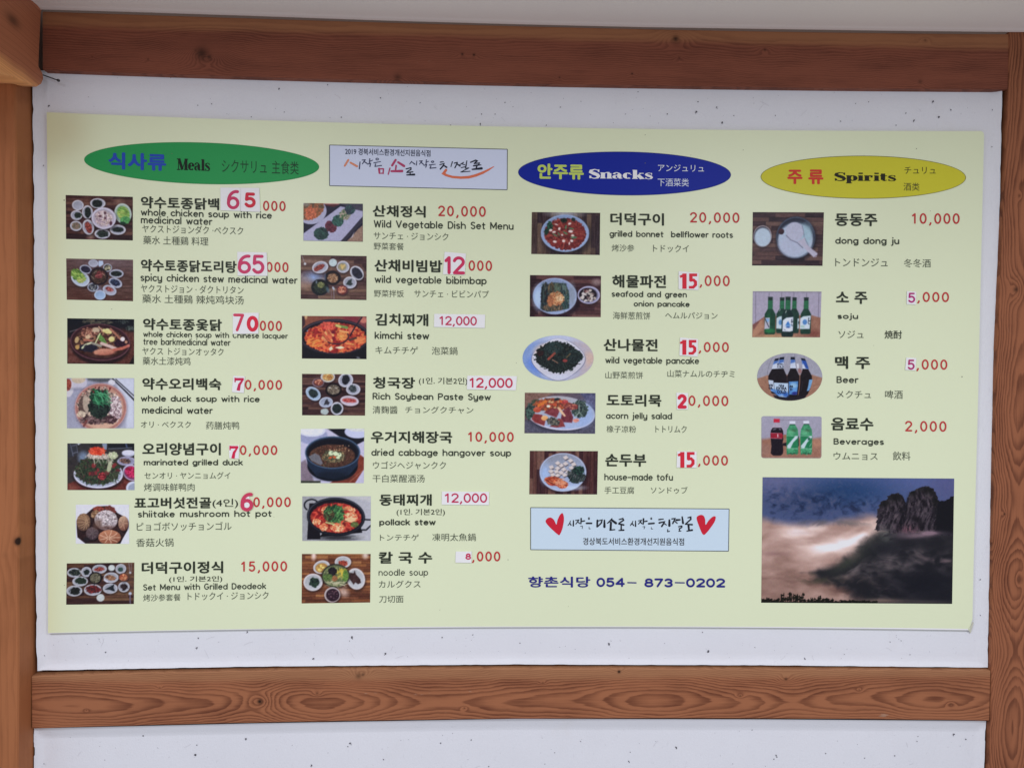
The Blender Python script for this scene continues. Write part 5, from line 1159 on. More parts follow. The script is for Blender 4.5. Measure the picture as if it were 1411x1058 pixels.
p.E(600, 470, 12, 12, (80, 100, 84)).E(728, 495, 10, 10, (80, 100, 84)).E(570, 560, 30, 16, (200, 90, 56), -20).E(640, 550, 30, 18, (206, 96, 60), 20).dots(26, (520, 340, 900, 440), 9, [(196, 140, 110), (150, 90, 70), (206, 170, 140)])
p.done('photo of dark cabbage soup in a black stone bowl')

# pollack stew
p = Pic([(416.6, 683.6), (511, 683.4), (510.7, 744.9), (416.6, 744.9)], (88, 73), (1342, 890), 23).grad((150, 152, 164), (176, 178, 196), 0)
p.blend(p.n(80, 4)*.3, (190, 190, 206)).PG([(900, 73), (1342, 73), (1342, 170)], (206, 206, 210), soft=60, al=.5).PG([(215, 200), (380, 200), (420, 860), (175, 865), (195, 500)], (24, 22, 34)).PG([(400, 820), (1190, 740), (1150, 600), (500, 700)], (20, 20, 30)).E(740, 830, 340, 50, (20, 20, 28), soft=60, al=.8)
p.L(arc(255, 235, 130, 105, 130, 330, 16), 28, (32, 34, 46)).L([(1220, 500), (1342, 505)], 28, (32, 32, 44)).L([(1180, 690), (1260, 690), (1342, 610)], 28, (36, 38, 50))
p.E(705, 450, 535, 355, (24, 26, 38), 3).E(705, 440, 520, 335, (60, 66, 84), 3).E(705, 448, 505, 322, (26, 24, 36), 3)
p.pile(705, 468, 465, 275, [(150, 36, 40), (180, 52, 48), (196, 80, 62), (140, 32, 38)], 70, 2, jag=.03)
for a in ((540, 330, 110, 80), (350, 540, 80, 60), (980, 460, 120, 100), (480, 640, 80, 70), (740, 650, 130, 80), (1000, 330, 70, 40), (920, 290, 90, 36)): p.pile(*a, [(214, 120, 84), (230, 156, 110), (196, 76, 58), (240, 190, 150)], 24, jag=.15, seed=int(a[0]))
p.E(970, 500, 90, 44, (236, 190, 150), jag=.15).pile(670, 400, 190, 165, [(36, 76, 50), (60, 116, 70), (96, 150, 90), (44, 60, 44), (30, 56, 44)], 22, jag=.2, dir_=120).pile(580, 430, 110, 90, [(70, 60, 50), (50, 50, 40), (96, 80, 56)], 18)
p.strands(40, (500, 240, 880, 560), 90, 11, [(70, 140, 84), (120, 180, 110), (30, 80, 54), (50, 110, 70)]).pile(1050, 590, 80, 50, [(120, 140, 80), (90, 100, 60)], 18).L([(520, 550), (670, 590)], 22, (176, 200, 140))
p.L([(1080, 803), (1280, 803)], 12, (200, 204, 212), .7).L([(990, 832), (1285, 832)], 12, (206, 208, 216), .7)
p.done('photo of red pollack stew with greens in a black pan')

# noodle soup
p = Pic([(416, 762.9), (510.7, 762.9), (510, 829.7), (415.6, 831)], (78, 66), (1335, 965), 24).wood([(132, 80, 54), (150, 96, 62), (112, 66, 48), (166, 112, 74), (120, 70, 50), (96, 54, 42)], 50, 420, a=14)
p.E(295, 100, 40, 70, (226, 200, 200), soft=50).E(1240, 90, 50, 60, (206, 186, 180), soft=60).E(850, 770, 90, 70, (206, 180, 176), 40, soft=90, al=.8)
for a in ((440, 305, 155, 120, -15), (830, 215, 150, 108), (285, 582, 175, 158), (1070, 525, 165, 200, -18)): p.bowl(*a[:4], rim=(206, 202, 214), inn=(188, 192, 206), ang=a[4] if len(a) > 4 else 0)
p.E(440, 320, 115, 88, (176, 130, 74), -10).pile(440, 325, 95, 70, [(206, 180, 96), (224, 206, 130), (180, 140, 80)], 30, jag=.12).pile(840, 235, 90, 50, [(160, 60, 50), (190, 96, 76), (120, 40, 40)], 18, 12).pile(310, 585, 98, 90, [(24, 34, 40), (34, 50, 48), (44, 66, 56)], 22, 10).PG([(960, 410), (1030, 420), (1045, 365), (1070, 440), (1150, 530), (1165, 600), (1110, 625), (1060, 590), (1030, 635), (950, 520)], (66, 44, 48), var=14)
p.E(700, 480, 265, 225, (30, 20, 24), soft=40, al=.5).E(700, 465, 258, 216, (52, 52, 48)).E(700, 470, 238, 196, (110, 116, 90)).pile(700, 470, 230, 190, [(110, 120, 84), (80, 96, 66), (140, 144, 106), (96, 110, 80)], 34, jag=.03)
p.pile(640, 390, 85, 80, [(26, 24, 34), (40, 36, 44)], 26).pile(550, 490, 90, 60, [(60, 90, 50), (90, 116, 66)], 22).strands(40, (730, 350, 870, 500), 80, 9, [(226, 196, 60), (206, 170, 50), (240, 216, 100), (190, 180, 70)]).pile(680, 520, 50, 55, [(176, 120, 84), (150, 100, 70)], 22).pile(880, 470, 50, 110, [(120, 150, 76), (90, 130, 60)], 20)
p.strands(26, (520, 580, 860, 650), 140, 8, [(190, 186, 160), (150, 150, 120), (206, 200, 180)], -20, 30).bowl(640, 815, 145, 140, (196, 186, 196), (150, 130, 140)).E(650, 820, 122, 118, (52, 34, 48), var=12, vs=16).dots(26, (570, 740, 730, 880), 8, [(120, 90, 110), (96, 60, 80), (150, 110, 120)])
p.done('photo of a noodle bowl on a light wood table with five dishes')

# grilled bellflower roots
p = Pic([(732.8, 292.4), (827, 293.5), (826.4, 351.5), (732, 350.1)], (60, 66), (1338, 852), 25).wood([(88, 70, 66), (74, 58, 60), (104, 84, 76), (64, 48, 56), (58, 44, 54)], 84, 760, True)
p.E(680, 90, 260, 60, (176, 180, 196), soft=90, al=.8).E(720, 520, 470, 360, (30, 26, 40), soft=80, al=.6).E(685, 455, 450, 348, (146, 168, 216)).E(685, 455, 425, 325, (158, 180, 226), hi=(130, 150, 196))
p.pile(690, 465, 385, 300, [(70, 30, 40), (110, 40, 44), (134, 54, 54), (90, 34, 42), (150, 74, 68)], 26, jag=.08)
for k in range(34):
    a = 2*math.pi*k/34; p.L([(690+210*math.cos(a), 465+160*math.sin(a)), (690+350*math.cos(a), 465+265*math.sin(a))], 30, p.r.choice([(130, 46, 48), (150, 60, 58), (110, 38, 44), (160, 76, 70)]), .8)
p.strands(40, (420, 240, 960, 640), 100, 14, [(150, 56, 54), (110, 40, 46), (170, 84, 76), (64, 44, 46)]).pile(400, 330, 60, 90, [(34, 84, 66), (50, 100, 76), (30, 50, 50)], 18, jag=.3).pile(340, 430, 40, 60, [(30, 60, 52)], 18).pile(660, 215, 60, 40, [(50, 66, 54), (30, 40, 40)], 16).E(840, 195, 40, 36, (40, 50, 50), jag=.2)
for a in ((770, 275, 30, 20), (520, 292, 34, 10), (578, 372, 22, 28), (418, 402, 30, 22), (480, 434, 34, 18), (790, 418, 44, 24), (632, 488, 22, 16), (830, 495, 30, 20), (497, 615, 36, 22), (662, 600, 28, 26), (812, 595, 30, 24), (768, 645, 14, 30)): p.E(*a, (220, 206, 210), p.r.uniform(-30, 30))
for a in ((690, 450, 50, 16, 30), (850, 532, 62, 20, 0), (500, 490, 60, 12, 30), (800, 365, 50, 14, 10), (700, 340, 16, 40, 10), (570, 470, 40, 12, 60)): p.E(*a[:4], (84, 124, 96), a[4])
p.done('photo of red grilled roots on a round blue-white plate')

# seafood pancake
p = Pic([(730.3, 379.1), (828.2, 380.2), (827.8, 437), (730, 436.5)], (55, 70), (1358, 838), 26).wood([(84, 54, 60), (98, 64, 68), (70, 44, 54), (118, 84, 84), (62, 38, 48)], 72, 680)
p.E(1280, 190, 90, 60, (160, 140, 146), soft=60, al=.7).E(80, 450, 110, 380, (34, 24, 34), soft=120, al=.6)
p.E(560, 520, 430, 350, (28, 18, 36), soft=60, al=.7).E(515, 455, 404, 336, (160, 176, 220)).E(505, 455, 385, 318, (150, 168, 214), hi=(130, 146, 190)).E(210, 480, 90, 200, (180, 206, 250), soft=90, al=.8).E(830, 430, 60, 200, (140, 150, 170), soft=60, al=.7)
p.PG([(280, 270), (480, 200), (720, 220), (750, 380), (780, 680), (560, 730), (380, 745), (245, 690), (265, 480)], (58, 70, 74), var=16, soft=22)
p.pile(340, 480, 90, 260, [(44, 44, 54), (70, 60, 62), (56, 76, 80), (36, 40, 50)], 26, jag=.2, dir_=88).pile(690, 460, 90, 250, [(46, 78, 80), (70, 100, 96), (36, 50, 60), (90, 110, 110)], 26, -4, jag=.2, dir_=84).pile(450, 320, 60, 120, [(120, 100, 76), (90, 80, 66), (60, 56, 54)], 24, dir_=86).pile(560, 310, 60, 100, [(60, 90, 84), (90, 100, 90)], 20, dir_=80).pile(480, 660, 190, 70, [(90, 80, 70), (60, 64, 64), (120, 100, 84)], 24, dir_=86)
p.pile(540, 500, 140, 130, [(176, 110, 76), (206, 156, 110), (224, 190, 150), (150, 80, 60), (190, 130, 90)], 20, jag=.15).pile(430, 540, 60, 100, [(140, 84, 60), (170, 110, 80)], 22).pile(600, 500, 60, 60, [(230, 206, 176), (206, 166, 130)], 16).strands(24, (280, 220, 760, 420), 110, 8, [(84, 110, 104), (50, 60, 64), (130, 110, 84)], 70, 110)
p.bowl(1135, 428, 206, 165, (176, 176, 216), (130, 130, 168)).E(1118, 425, 165, 130, (36, 30, 42)).dots(34, (990, 330, 1250, 540), 22, [(190, 180, 180), (150, 140, 146), (110, 90, 96), (206, 200, 206)], .6).dots(8, (1060, 310, 1150, 380), 12, [(120, 50, 56)])
p.done('photo of green onion pancake beside a bowl of dark sauce')

# wild vegetable pancake (oval)
p = Pic([(720.1, 462.1), (818, 462.1), (818, 524.9), (720.1, 524.9)], (55, 55), (1358, 890), 27, 1.6).grad((120, 150, 214), (196, 178, 184), 0)
p.blend(p.n(60, 2)*.4, (150, 170, 226)).E(250, 620, 120, 160, (90, 130, 226), soft=120, al=.7).E(720, 90, 500, 60, (190, 200, 236), soft=60, al=.8).E(1290, 480, 80, 170, (206, 176, 168), soft=70, al=.8)
p.E(712, 500, 498, 392, (84, 90, 130)).E(712, 495, 490, 385, (192, 192, 214), hi=(206, 208, 232)).E(370, 300, 130, 110, (206, 188, 186), soft=90, al=.7).E(720, 820, 300, 50, (200, 206, 240), soft=60, al=.7)
p.pile(700, 450, 425, 290, [(26, 32, 38), (36, 48, 50), (30, 38, 40), (52, 68, 66), (24, 28, 36)], 22, 6, jag=.16).pile(620, 280, 180, 110, [(30, 44, 48), (56, 76, 80), (36, 50, 54)], 18, jag=.15).pile(1000, 430, 160, 150, [(34, 46, 50), (50, 66, 66), (30, 40, 46)], 20, jag=.15).pile(370, 375, 70, 55, [(70, 36, 38), (44, 34, 38)], 16)
p.L([(530, 490), (640, 385)], 44, (150, 74, 66)).E(835, 520, 48, 30, (150, 66, 66), jag=.3).L([(860, 460), (930, 390)], 26, (96, 84, 66)).L([(600, 500), (700, 560)], 16, (150, 110, 96)).strands(40, (350, 250, 1100, 700), 40, 8, [(70, 90, 88), (90, 70, 60), (24, 28, 34)])
p.done('oval photo of dark leafy vegetables on a white plate', mask='oval')

# acorn jelly salad
p = Pic([(723.2, 541), (820.6, 541.6), (820, 597.5), (722.6, 596.8)], (64, 44), (1338, 774), 28).grad((120, 90, 88), (84, 86, 118), 10)
p.PG([(64, 520), (500, 640), (1338, 560), (1338, 774), (64, 774)], (88, 88, 112), var=26, vs=18, soft=40).PG([(1050, 44), (1338, 44), (1338, 420), (1150, 150)], (90, 92, 130), var=36, vs=16, soft=30).PG([(64, 44), (600, 44), (250, 200), (64, 300)], (128, 98, 92), var=18, vs=30, soft=30)
p.E(720, 440, 620, 310, (40, 40, 60), soft=50, al=.6).E(715, 410, 618, 305, (200, 200, 232), 4).E(725, 400, 600, 290, (160, 178, 222), 4, hi=(170, 170, 186)).E(1130, 420, 170, 220, (150, 176, 232), soft=100, al=.7)
p.pile(1060, 330, 150, 160, [(44, 60, 66), (70, 92, 90), (36, 46, 56), (90, 110, 106)], 24, jag=.2).pile(170, 370, 90, 160, [(60, 90, 88), (84, 110, 104), (44, 60, 62)], 26, 10, jag=.2).pile(270, 220, 80, 60, [(50, 66, 56), (80, 90, 76)], 20)
p.pile(560, 260, 330, 120, [(150, 70, 50), (196, 106, 60), (130, 60, 56), (96, 70, 60), (180, 80, 60)], 28, jag=.15).L([(320, 270), (440, 200)], 56, (210, 116, 56)).E(290, 350, 70, 50, (170, 66, 50), hi=(200, 100, 76)).E(800, 200, 46, 34, (170, 56, 66), hi=(206, 100, 100)).E(740, 215, 34, 28, (160, 60, 66)).pile(900, 290, 130, 60, [(150, 70, 70), (110, 50, 56), (170, 100, 90)], 24)
for q, c_ in (([(410, 400), (520, 330), (640, 300), (690, 380), (640, 490), (500, 440)], (132, 60, 72)), ([(740, 370), (860, 290), (940, 480), (920, 580), (760, 570), (720, 500)], (110, 44, 62)), ([(230, 420), (380, 440), (440, 560), (420, 640), (250, 580), (190, 520)], (140, 58, 62)), ([(520, 650), (680, 500), (740, 520), (800, 650), (640, 670)], (140, 62, 66))): p.PG(q, c_, var=16, vs=30, soft=14)
for k in range(5): p.L([(770+k*32, 350-k*10), (810+k*26, 560)], 6, (160, 96, 110), .7)
p.E(425, 500, 62, 46, (226, 156, 100), hi=(236, 180, 130)).pile(580, 560, 120, 75, [(90, 90, 92), (120, 116, 106), (60, 64, 70)], 20, 10).PG([(640, 300), (700, 310), (810, 460), (780, 470), (720, 410)], (226, 186, 160)).E(492, 285, 34, 22, (240, 230, 214)).E(640, 160, 50, 24, (40, 50, 60), jag=.3).L([(1045, 250), (1045, 400), (970, 480)], 10, (176, 190, 190)).L([(1045, 390), (1110, 460)], 9, (170, 184, 186)).pile(990, 540, 60, 36, [(190, 110, 110), (220, 150, 140)], 18).dots(14, (480, 180, 760, 320), 26, [(196, 160, 120), (120, 60, 56), (200, 90, 60)])
p.done('photo of reddish acorn jelly slabs and salad on an oval plate')

# tofu
p = Pic([(730, 621), (823.9, 621.4), (822.8, 681), (729.3, 680.8)], (75, 68), (1325, 862), 29).wood([(84, 50, 52), (100, 64, 62), (66, 38, 46), (118, 84, 78), (74, 42, 48)], 70, 720, True)
p.E(710, 500, 440, 360, (34, 20, 34), soft=60, al=.6).E(690, 458, 428, 352, (178, 190, 228)).E(690, 455, 408, 332, (160, 178, 224), hi=(140, 146, 170)).E(360, 480, 80, 170, (160, 190, 246), soft=90, al=.7).E(850, 740, 200, 40, (190, 206, 240), soft=60, al=.7)
for a in ((735, 190), (825, 245), (885, 310), (735, 300), (840, 375), (590, 290), (655, 335), (475, 365), (590, 385), (705, 405), (780, 450), (470, 440), (570, 445), (655, 465), (500, 505), (590, 515), (720, 505)):
    q = p.r.uniform(-14, 14); s_ = 52
    pts = [(a[0]+s_*math.cos(math.radians(q+k*90+10))*1.05, a[1]+s_*.78*math.sin(math.radians(q+k*90+10))) for k in range(4)]
    p.PG([(x_+8, y_+16) for x_, y_ in pts], (70, 56, 62), al=.8, soft=12); p.PG(pts, (206, 196, 202), var=8)
p.pile(930, 530, 165, 130, [(28, 38, 46), (44, 60, 62), (56, 76, 74), (30, 34, 44), (90, 96, 100)], 22, 10, jag=.25, dir_=120).pile(980, 420, 110, 80, [(34, 70, 62), (50, 90, 76), (30, 44, 50)], 20, jag=.25)
p.pile(520, 620, 175, 85, [(150, 50, 40), (190, 90, 60), (214, 130, 90), (120, 40, 40)], 28, 8, jag=.15, dir_=20).pile(680, 680, 110, 75, [(196, 100, 70), (230, 160, 120), (170, 70, 56)], 24, jag=.15).strands(14, (560, 580, 760, 680), 90, 10, [(236, 190, 160), (220, 150, 120)], -30, 30)
p.done('photo of tofu cubes with kimchi and greens on a round plate')

# dong dong ju
p = Pic([(1037.3, 292.5), (1135.3, 292.8), (1133.4, 366.4), (1036.3, 365.9)], (62, 60), (1320, 1008), 30).wood([(78, 56, 62), (92, 66, 68), (64, 44, 54), (108, 82, 80), (52, 36, 48)], 76, 520)
p.E(240, 490, 180, 200, (24, 16, 30), soft=60, al=.6).E(240, 485, 164, 190, (158, 146, 158)).E(238, 488, 150, 176, (70, 72, 92)).E(245, 505, 145, 165, (176, 194, 220), soft=24)
p.E(840, 540, 365, 390, (24, 18, 34), soft=80, al=.8).E(830, 510, 348, 372, (66, 78, 104)).E(830, 515, 330, 352, (34, 38, 60), soft=24).E(840, 480, 290, 260, (90, 112, 136), soft=60, al=.6)
p.E(825, 560, 312, 305, (168, 184, 214), soft=40).E(1010, 440, 110, 180, (150, 184, 206), soft=70, al=.7).E(770, 660, 230, 180, (176, 182, 214), soft=80, al=.7)
p.E(810, 400, 160, 165, (176, 180, 210), -30, soft=16).L([(940, 300), (970, 400), (980, 500), (1060, 650)], 10, (104, 112, 140), .9, soft=14).L([(660, 470), (740, 550), (860, 600), (960, 690)], 12, (96, 96, 124), .9, soft=14)
p.PG([(860, 580), (940, 540), (985, 500), (1020, 610), (1090, 690), (1225, 790), (1210, 850), (1160, 860), (1040, 750), (960, 660)], (178, 176, 204), soft=14).L([(1030, 640), (1215, 780)], 12, (160, 150, 180), .6)
p.E(572, 402, 52, 52, (44, 24, 38), jag=.05, hi=(76, 44, 60)).L([(1165, 858), (1230, 810)], 14, (110, 86, 104), .7)
p.done('photo of milky rice wine with a wooden ladle and a cup')

# soju bottles
p = Pic([(1037.4, 401.4), (1132, 401.8), (1130, 464.9), (1036.5, 464.7)], (68, 48), (1318, 890), 31).fill((164, 158, 186), 4)
for x_ in (122, 365, 594, 818, 1048, 1272): p.L([(x_, 70), (x_+2, 640)], 10, (110, 104, 130), .9)
p.L([(68, 60), (1318, 60)], 14, (130, 126, 150)).PG([(68, 680), (300, 500), (1140, 480), (1318, 530), (1318, 890), (68, 890)], (150, 106, 92), var=12, vs=80, soft=20).PG([(68, 700), (240, 560), (290, 700), (120, 890), (68, 890)], (176, 130, 110), soft=40).PG([(68, 660), (290, 520), (200, 600), (90, 760)], (130, 84, 82), soft=20).E(1200, 820, 140, 60, (120, 64, 60), soft=80, al=.7).E(500, 870, 330, 30, (176, 140, 110), soft=30)
def bottle(cx, top, bot, wn, wb, sh, g1, g2, lab=None, capc=(28, 50, 48)):
    nk = top+(bot-top)*.36; sb = top+(bot-top)*.46
    p.PG([(cx-wn, top+50), (cx+wn, top+50), (cx+wn+2, nk-30), (cx+wb, sb), (cx+wb, bot-24), (cx+wb*.8, bot), (cx-wb*.8, bot), (cx-wb, bot-24), (cx-wb, sb), (cx-wn-2, nk-30)], g1, var=12, vs=60)
    p.E(cx-wb*.25, (sb+bot)/2-60, wb*.34, (bot-sb)*.36, g2, soft=40, al=.5)
    p.PG([(cx-wn+2, top+55), (cx+wn-2, top+55), (cx+wn-2, nk-30), (cx-wn+2, nk-30)], (44, 120, 84), soft=14, al=.85); p.L([(cx-wn, top+150), (cx+wn, top+150)], 6, (26, 76, 56), .7)
    p.PG([(cx-wn-2, top), (cx+wn+2, top), (cx+wn, top+62), (cx-wn, top+62)], capc).L([(cx-wn+8, top+20), (cx+wn-8, top+20)], 6, (80, 104, 104), .5)
bottle(830, 155, 815, 38, 92, 0, (30, 62, 56), (40, 90, 74)); p.PG([(895, 545), (925, 545), (925, 730), (895, 730)], (176, 196, 214)).E(920, 620, 12, 30, (20, 50, 60))
bottle(605, 158, 815, 40, 100, 0, (30, 66, 58), (50, 100, 80)); p.PG([(510, 540), (560, 510), (612, 500), (612, 735), (510, 730)], (186, 204, 224)).E(580, 615, 32, 50, (90, 140, 196))
bottle(390, 150, 838, 42, 100, 0, (26, 72, 56), (40, 120, 76)); p.PG([(300, 535), (385, 530), (385, 740), (290, 740)], (180, 180, 204)).E(345, 580, 30, 34, (130, 174, 224)).L([(300, 550), (370, 700)], 14, (36, 40, 56)); p.E(390, 770, 90, 40, (40, 130, 80), soft=30, al=.8)
bottle(1045, 155, 830, 42, 96, 0, (30, 66, 58), (44, 90, 74)); p.PG([(945, 540), (1000, 505), (1135, 490), (1120, 735), (940, 735)], (196, 210, 232)).E(1030, 610, 42, 50, (84, 136, 206)).L([(1100, 530), (1095, 600), (1130, 580)], 13, (40, 50, 70)).L([(1090, 620), (1110, 650)], 12, (40, 50, 70)).E(990, 690, 40, 24, (150, 190, 180), al=.6)
bottle(712, 145, 880, 46, 108, 0, (24, 50, 52), (36, 76, 68)); p.PG([(625, 580), (690, 530), (815, 518), (812, 770), (760, 785), (622, 780)], (206, 214, 240)).PG([(722, 590), (768, 670), (740, 690), (700, 690), (678, 660)], (50, 116, 200), soft=14).E(722, 680, 60, 30, (130, 176, 226), al=.5, soft=20).E(725, 705, 36, 14, (60, 96, 170)).L([(790, 560), (785, 620), (805, 600)], 13, (30, 40, 60)).L([(785, 650), (800, 680)], 12, (30, 40, 60)).L([(650, 745), (676, 760)], 9, (90, 110, 120)).L([(672, 440), (685, 400)], 12, (190, 204, 204)).L([(560, 410), (572, 375)], 10, (176, 190, 196))
p.done('photo of five green soju bottles with white labels')

# beer bottles (oval)
p = Pic([(1043.2, 486.5), (1133.1, 486.5), (1133.1, 552.1), (1043.2, 552.1)], (72, 62), (1315, 970), 32, 1.7).fill((156, 156, 178), 4)
for x_ in (265, 818, 1060): p.L([(x_, 70), (x_+2, 470)], 9, (116, 114, 136))
p.PG([(72, 560), (260, 480), (1130, 470), (1315, 540), (1315, 970), (72, 970)], (158, 116, 100), var=10, vs=60, soft=30).PG([(300, 900), (1100, 860), (1100, 970), (300, 970)], (34, 30, 42), soft=40)
def beer(cx, top, wn, wb, sh, bot, cap_=(24, 30, 50)):
    p.PG([(cx-wn, top+40), (cx+wn, top+40), (cx+wn+10, 360), (cx+wb, 500), (cx+wb, bot), (cx-wb, bot), (cx-wb, 500), (cx-wn-10, 360)], (28, 22, 32), var=7, vs=40)
    p.PG([(cx-wn, top+45), (cx+wn, top+45), (cx+wn+14, 352), (cx-wn-14, 352)], (190, 200, 228)); p.PG([(cx-wn, top+45), (cx+wn, top+45), (cx+wn+4, 230), (cx-wn-4, 260)], (70, 110, 190), soft=30); p.PG([(cx-wn-2, top), (cx+wn+2, top), (cx+wn+2, top+50), (cx-wn-2, top+50)], cap_)
beer(395, 140, 44, 110, 0, 870); p.PG([(285, 580), (380, 590), (380, 830), (290, 820)], (180, 194, 222)); p.E(335, 790, 46, 36, (90, 140, 210), soft=20)
beer(1005, 138, 46, 112, 0, 900); p.PG([(960, 180), (1050, 180), (1070, 350), (1010, 340)], (40, 80, 170), soft=20); p.PG([(1065, 575), (1130, 570), (1110, 815), (1060, 810)], (110, 160, 214)).L([(935, 600), (935, 800)], 10, (50, 44, 60))
beer(762, 135, 46, 118, 0, 900); p.PG([(675, 605), (855, 600), (850, 860), (680, 850)], (80, 136, 206), var=26, vs=60); p.E(770, 680, 70, 50, (150, 190, 226), soft=40, al=.8).E(800, 830, 60, 30, (40, 50, 140), soft=20)
beer(512, 130, 52, 128, 0, 920); p.PG([(385, 630), (665, 635), (660, 860), (610, 905), (440, 905), (385, 860)], (176, 198, 230)); p.E(440, 830, 90, 60, (70, 126, 206), soft=50).E(600, 850, 70, 50, (50, 100, 190), soft=50).PG([(832, 260), (880, 262), (878, 350), (840, 350)], (206, 208, 226), soft=12).E(890, 400, 36, 50, (150, 110, 116), soft=20)
bo = p.done('oval photo of four brown beer bottles with blue labels', mask='oval')
def mini(s, zx0, zx1, zy0, zy1, w_, c_=(34, 36, 60)):
    f = 13.83; strokes('lettering', s, 1038+zx0/f, 1038+zx1/f, 482+zy0/f, 482+zy1/f, w_, ink(c_), bo, LV['text']-0.00005, gap=.2)
G.update({'X': (.55, [[(0, 1), (.55, 0)], [(.55, 1), (0, 0)]]), 'T': (.6, [[(0, 1), (.6, 1)], [(.3, 1), (.3, 0)]]), 'E': (.5, [[(.5, 1), (0, 1), (0, 0), (.5, 0)], [(0, .52), (.42, .52)]]), 'A': (.66, [[(0, 0), (.33, 1), (.66, 0)], [(.12, .34), (.54, .34)]]),
          'O': (.7, [O_(.35, .5, .35, .5)]), 'L': (.5, [[(0, 1), (0, 0), (.5, 0)]])})
mini('EXTRA', 438, 636, 705, 765, .95); mini('COLD', 455, 625, 770, 832, .95); mini('hite', 485, 590, 655, 698, .7)
mini('COLD', 455, 580, 302, 345, .6); mini('EXTRA', 455, 575, 262, 292, .5); mini('XTE', 290, 376, 655, 698, .8); mini('COL', 292, 372, 705, 750, .8); mini('RA', 694, 760, 675, 722, .8); mini('D', 700, 745, 730, 778, .85)

# soft drinks (rounded)
p = Pic([(1049.2, 573.2), (1132.1, 573.7), (1132, 631.3), (1049, 631)], (76, 80), (1322, 948), 33, 1.8).grad((160, 158, 184), (150, 146, 172), 90)
p.PG([(76, 560), (400, 520), (1150, 540), (1322, 520), (1322, 948), (76, 948)], (156, 112, 98), var=8, vs=90, soft=60).E(1230, 640, 100, 90, (190, 140, 120), soft=80, al=.5).E(160, 780, 120, 120, (150, 116, 110), soft=100, al=.6)
p.L([(460, 158), (1010, 158)], 8, (120, 104, 130), .8).PG([(330, 135), (455, 135), (455, 210), (330, 210)], (196, 40, 70), soft=14).PG([(350, 225), (440, 225), (520, 330), (280, 330)], (170, 160, 186), soft=14)
p.PG([(310, 318), (490, 318), (525, 380), (530, 440), (530, 560), (515, 640), (530, 740), (525, 850), (480, 895), (320, 895), (270, 850), (285, 700), (270, 560), (262, 440), (275, 370)], (32, 24, 38), var=8).PG([(265, 425), (500, 430), (525, 470), (510, 545), (268, 540)], (156, 30, 56), soft=12).L([(262, 428), (500, 436)], 6, (206, 150, 176)).L([(268, 535), (500, 545)], 6, (206, 170, 190)).L([(414, 455), (418, 510)], 16, (226, 206, 220)).L([(440, 470), (442, 520)], 10, (150, 90, 116)).E(350, 350, 40, 12, (110, 110, 130), -20).E(460, 350, 24, 10, (120, 120, 140), 20)
p.PG([(520, 640), (600, 620), (600, 700), (520, 690)], (34, 28, 40)).E(565, 500, 40, 40, (150, 100, 84), soft=20)
for cx, t_0 in ((718, 180), (1005, 172)):
    p.PG([(cx-60, t_0), (cx+60, t_0), (cx+60, t_0+60), (cx-60, t_0+60)], (206, 210, 236), soft=12).PG([(cx-48, t_0+62), (cx+52, t_0+62), (cx+115, t_0+180), (cx+125, t_0+320), (cx+120, 820), (cx+100, 880), (cx+40, 850), (cx, 880), (cx-50, 850), (cx-110, 880), (cx-120, 800), (cx-125, t_0+320), (cx-110, t_0+180)], (66, 150, 112), var=18, vs=40)
    p.L([(cx-45, t_0+72), (cx+50, t_0+72)], 18, (36, 70, 60)).L([(cx-110, 345), (cx+110, 345)], 6, (40, 90, 76), .7).E(cx+20, 380, 60, 24, (60, 96, 70), soft=30, al=.8).E(cx-30, 420, 70, 50, (110, 190, 150), soft=40, al=.6)
    p.PG([(cx-115, 485), (cx+118, 488), (cx+112, 745), (cx-115, 740)], (34, 128, 88)); p.PG([(cx-100, 740), (cx-110, 690), (cx+60, 490), (cx+118, 490), (cx+118, 520), (cx+20, 620), (cx-40, 742)], (186, 206, 222), soft=12)
    p.L([(cx-118, 485), (cx+118, 490)], 6, (170, 206, 196)).L([(cx-115, 742), (cx+112, 748)], 7, (196, 220, 214)).E(cx, 850, 90, 16, (30, 100, 74), jag=.2).strands(10, (cx-100, 760, cx+100, 850), 70, 8, [(110, 190, 150), (40, 120, 84)])
st = [(1062+46*math.cos(math.radians(-90+k*36))*(1 if k % 2 == 0 else .42), 545+52*math.sin(math.radians(-90+k*36))*(1 if k % 2 == 0 else .42)) for k in range(10)]
p.PG(st, (24, 96, 72)).L([(840, 500), (845, 690)], 20, (30, 76, 66)).L([(1075, 700), (1110, 640)], 14, (120, 176, 160))
p.done('rounded photo of one cola bottle and two green soda bottles', mask='round')

# misty mountain landscape
p = Pic([(1050.8, 657.3), (1314.9, 659.2), (1312, 831.6), (1048.9, 830)], (32, 32), (1378, 914), 34, 1.25)
Xg, Yg = p.X, p.Y
def warp(sx, sy, k, amp=1.0, o=4):
    w1 = fbm(Xg/150., Yg/110., 700+k, 3)-.5; w2 = fbm(Xg/150.+9, Yg/110.+5, 760+k, 3)-.5
    return fbm((Xg+w1*190*amp)/sx, (Yg+w2*130*amp)/sy, 820+k, o)
def gau(cx, cy, rx, ry, ang=0):
    a = math.radians(ang); dx, dy = Xg-cx, Yg-cy
    return np.exp(-((dx*math.cos(a)+dy*math.sin(a))/rx)**2-((-dx*math.sin(a)+dy*math.cos(a))/ry)**2)
ss = lambda v, a, b_: np.clip((v-a)/(b_-a), 0, 1)**2*(3-2*np.clip((v-a)/(b_-a), 0, 1))
p.grad((88, 100, 150), (44, 62, 104), 90)
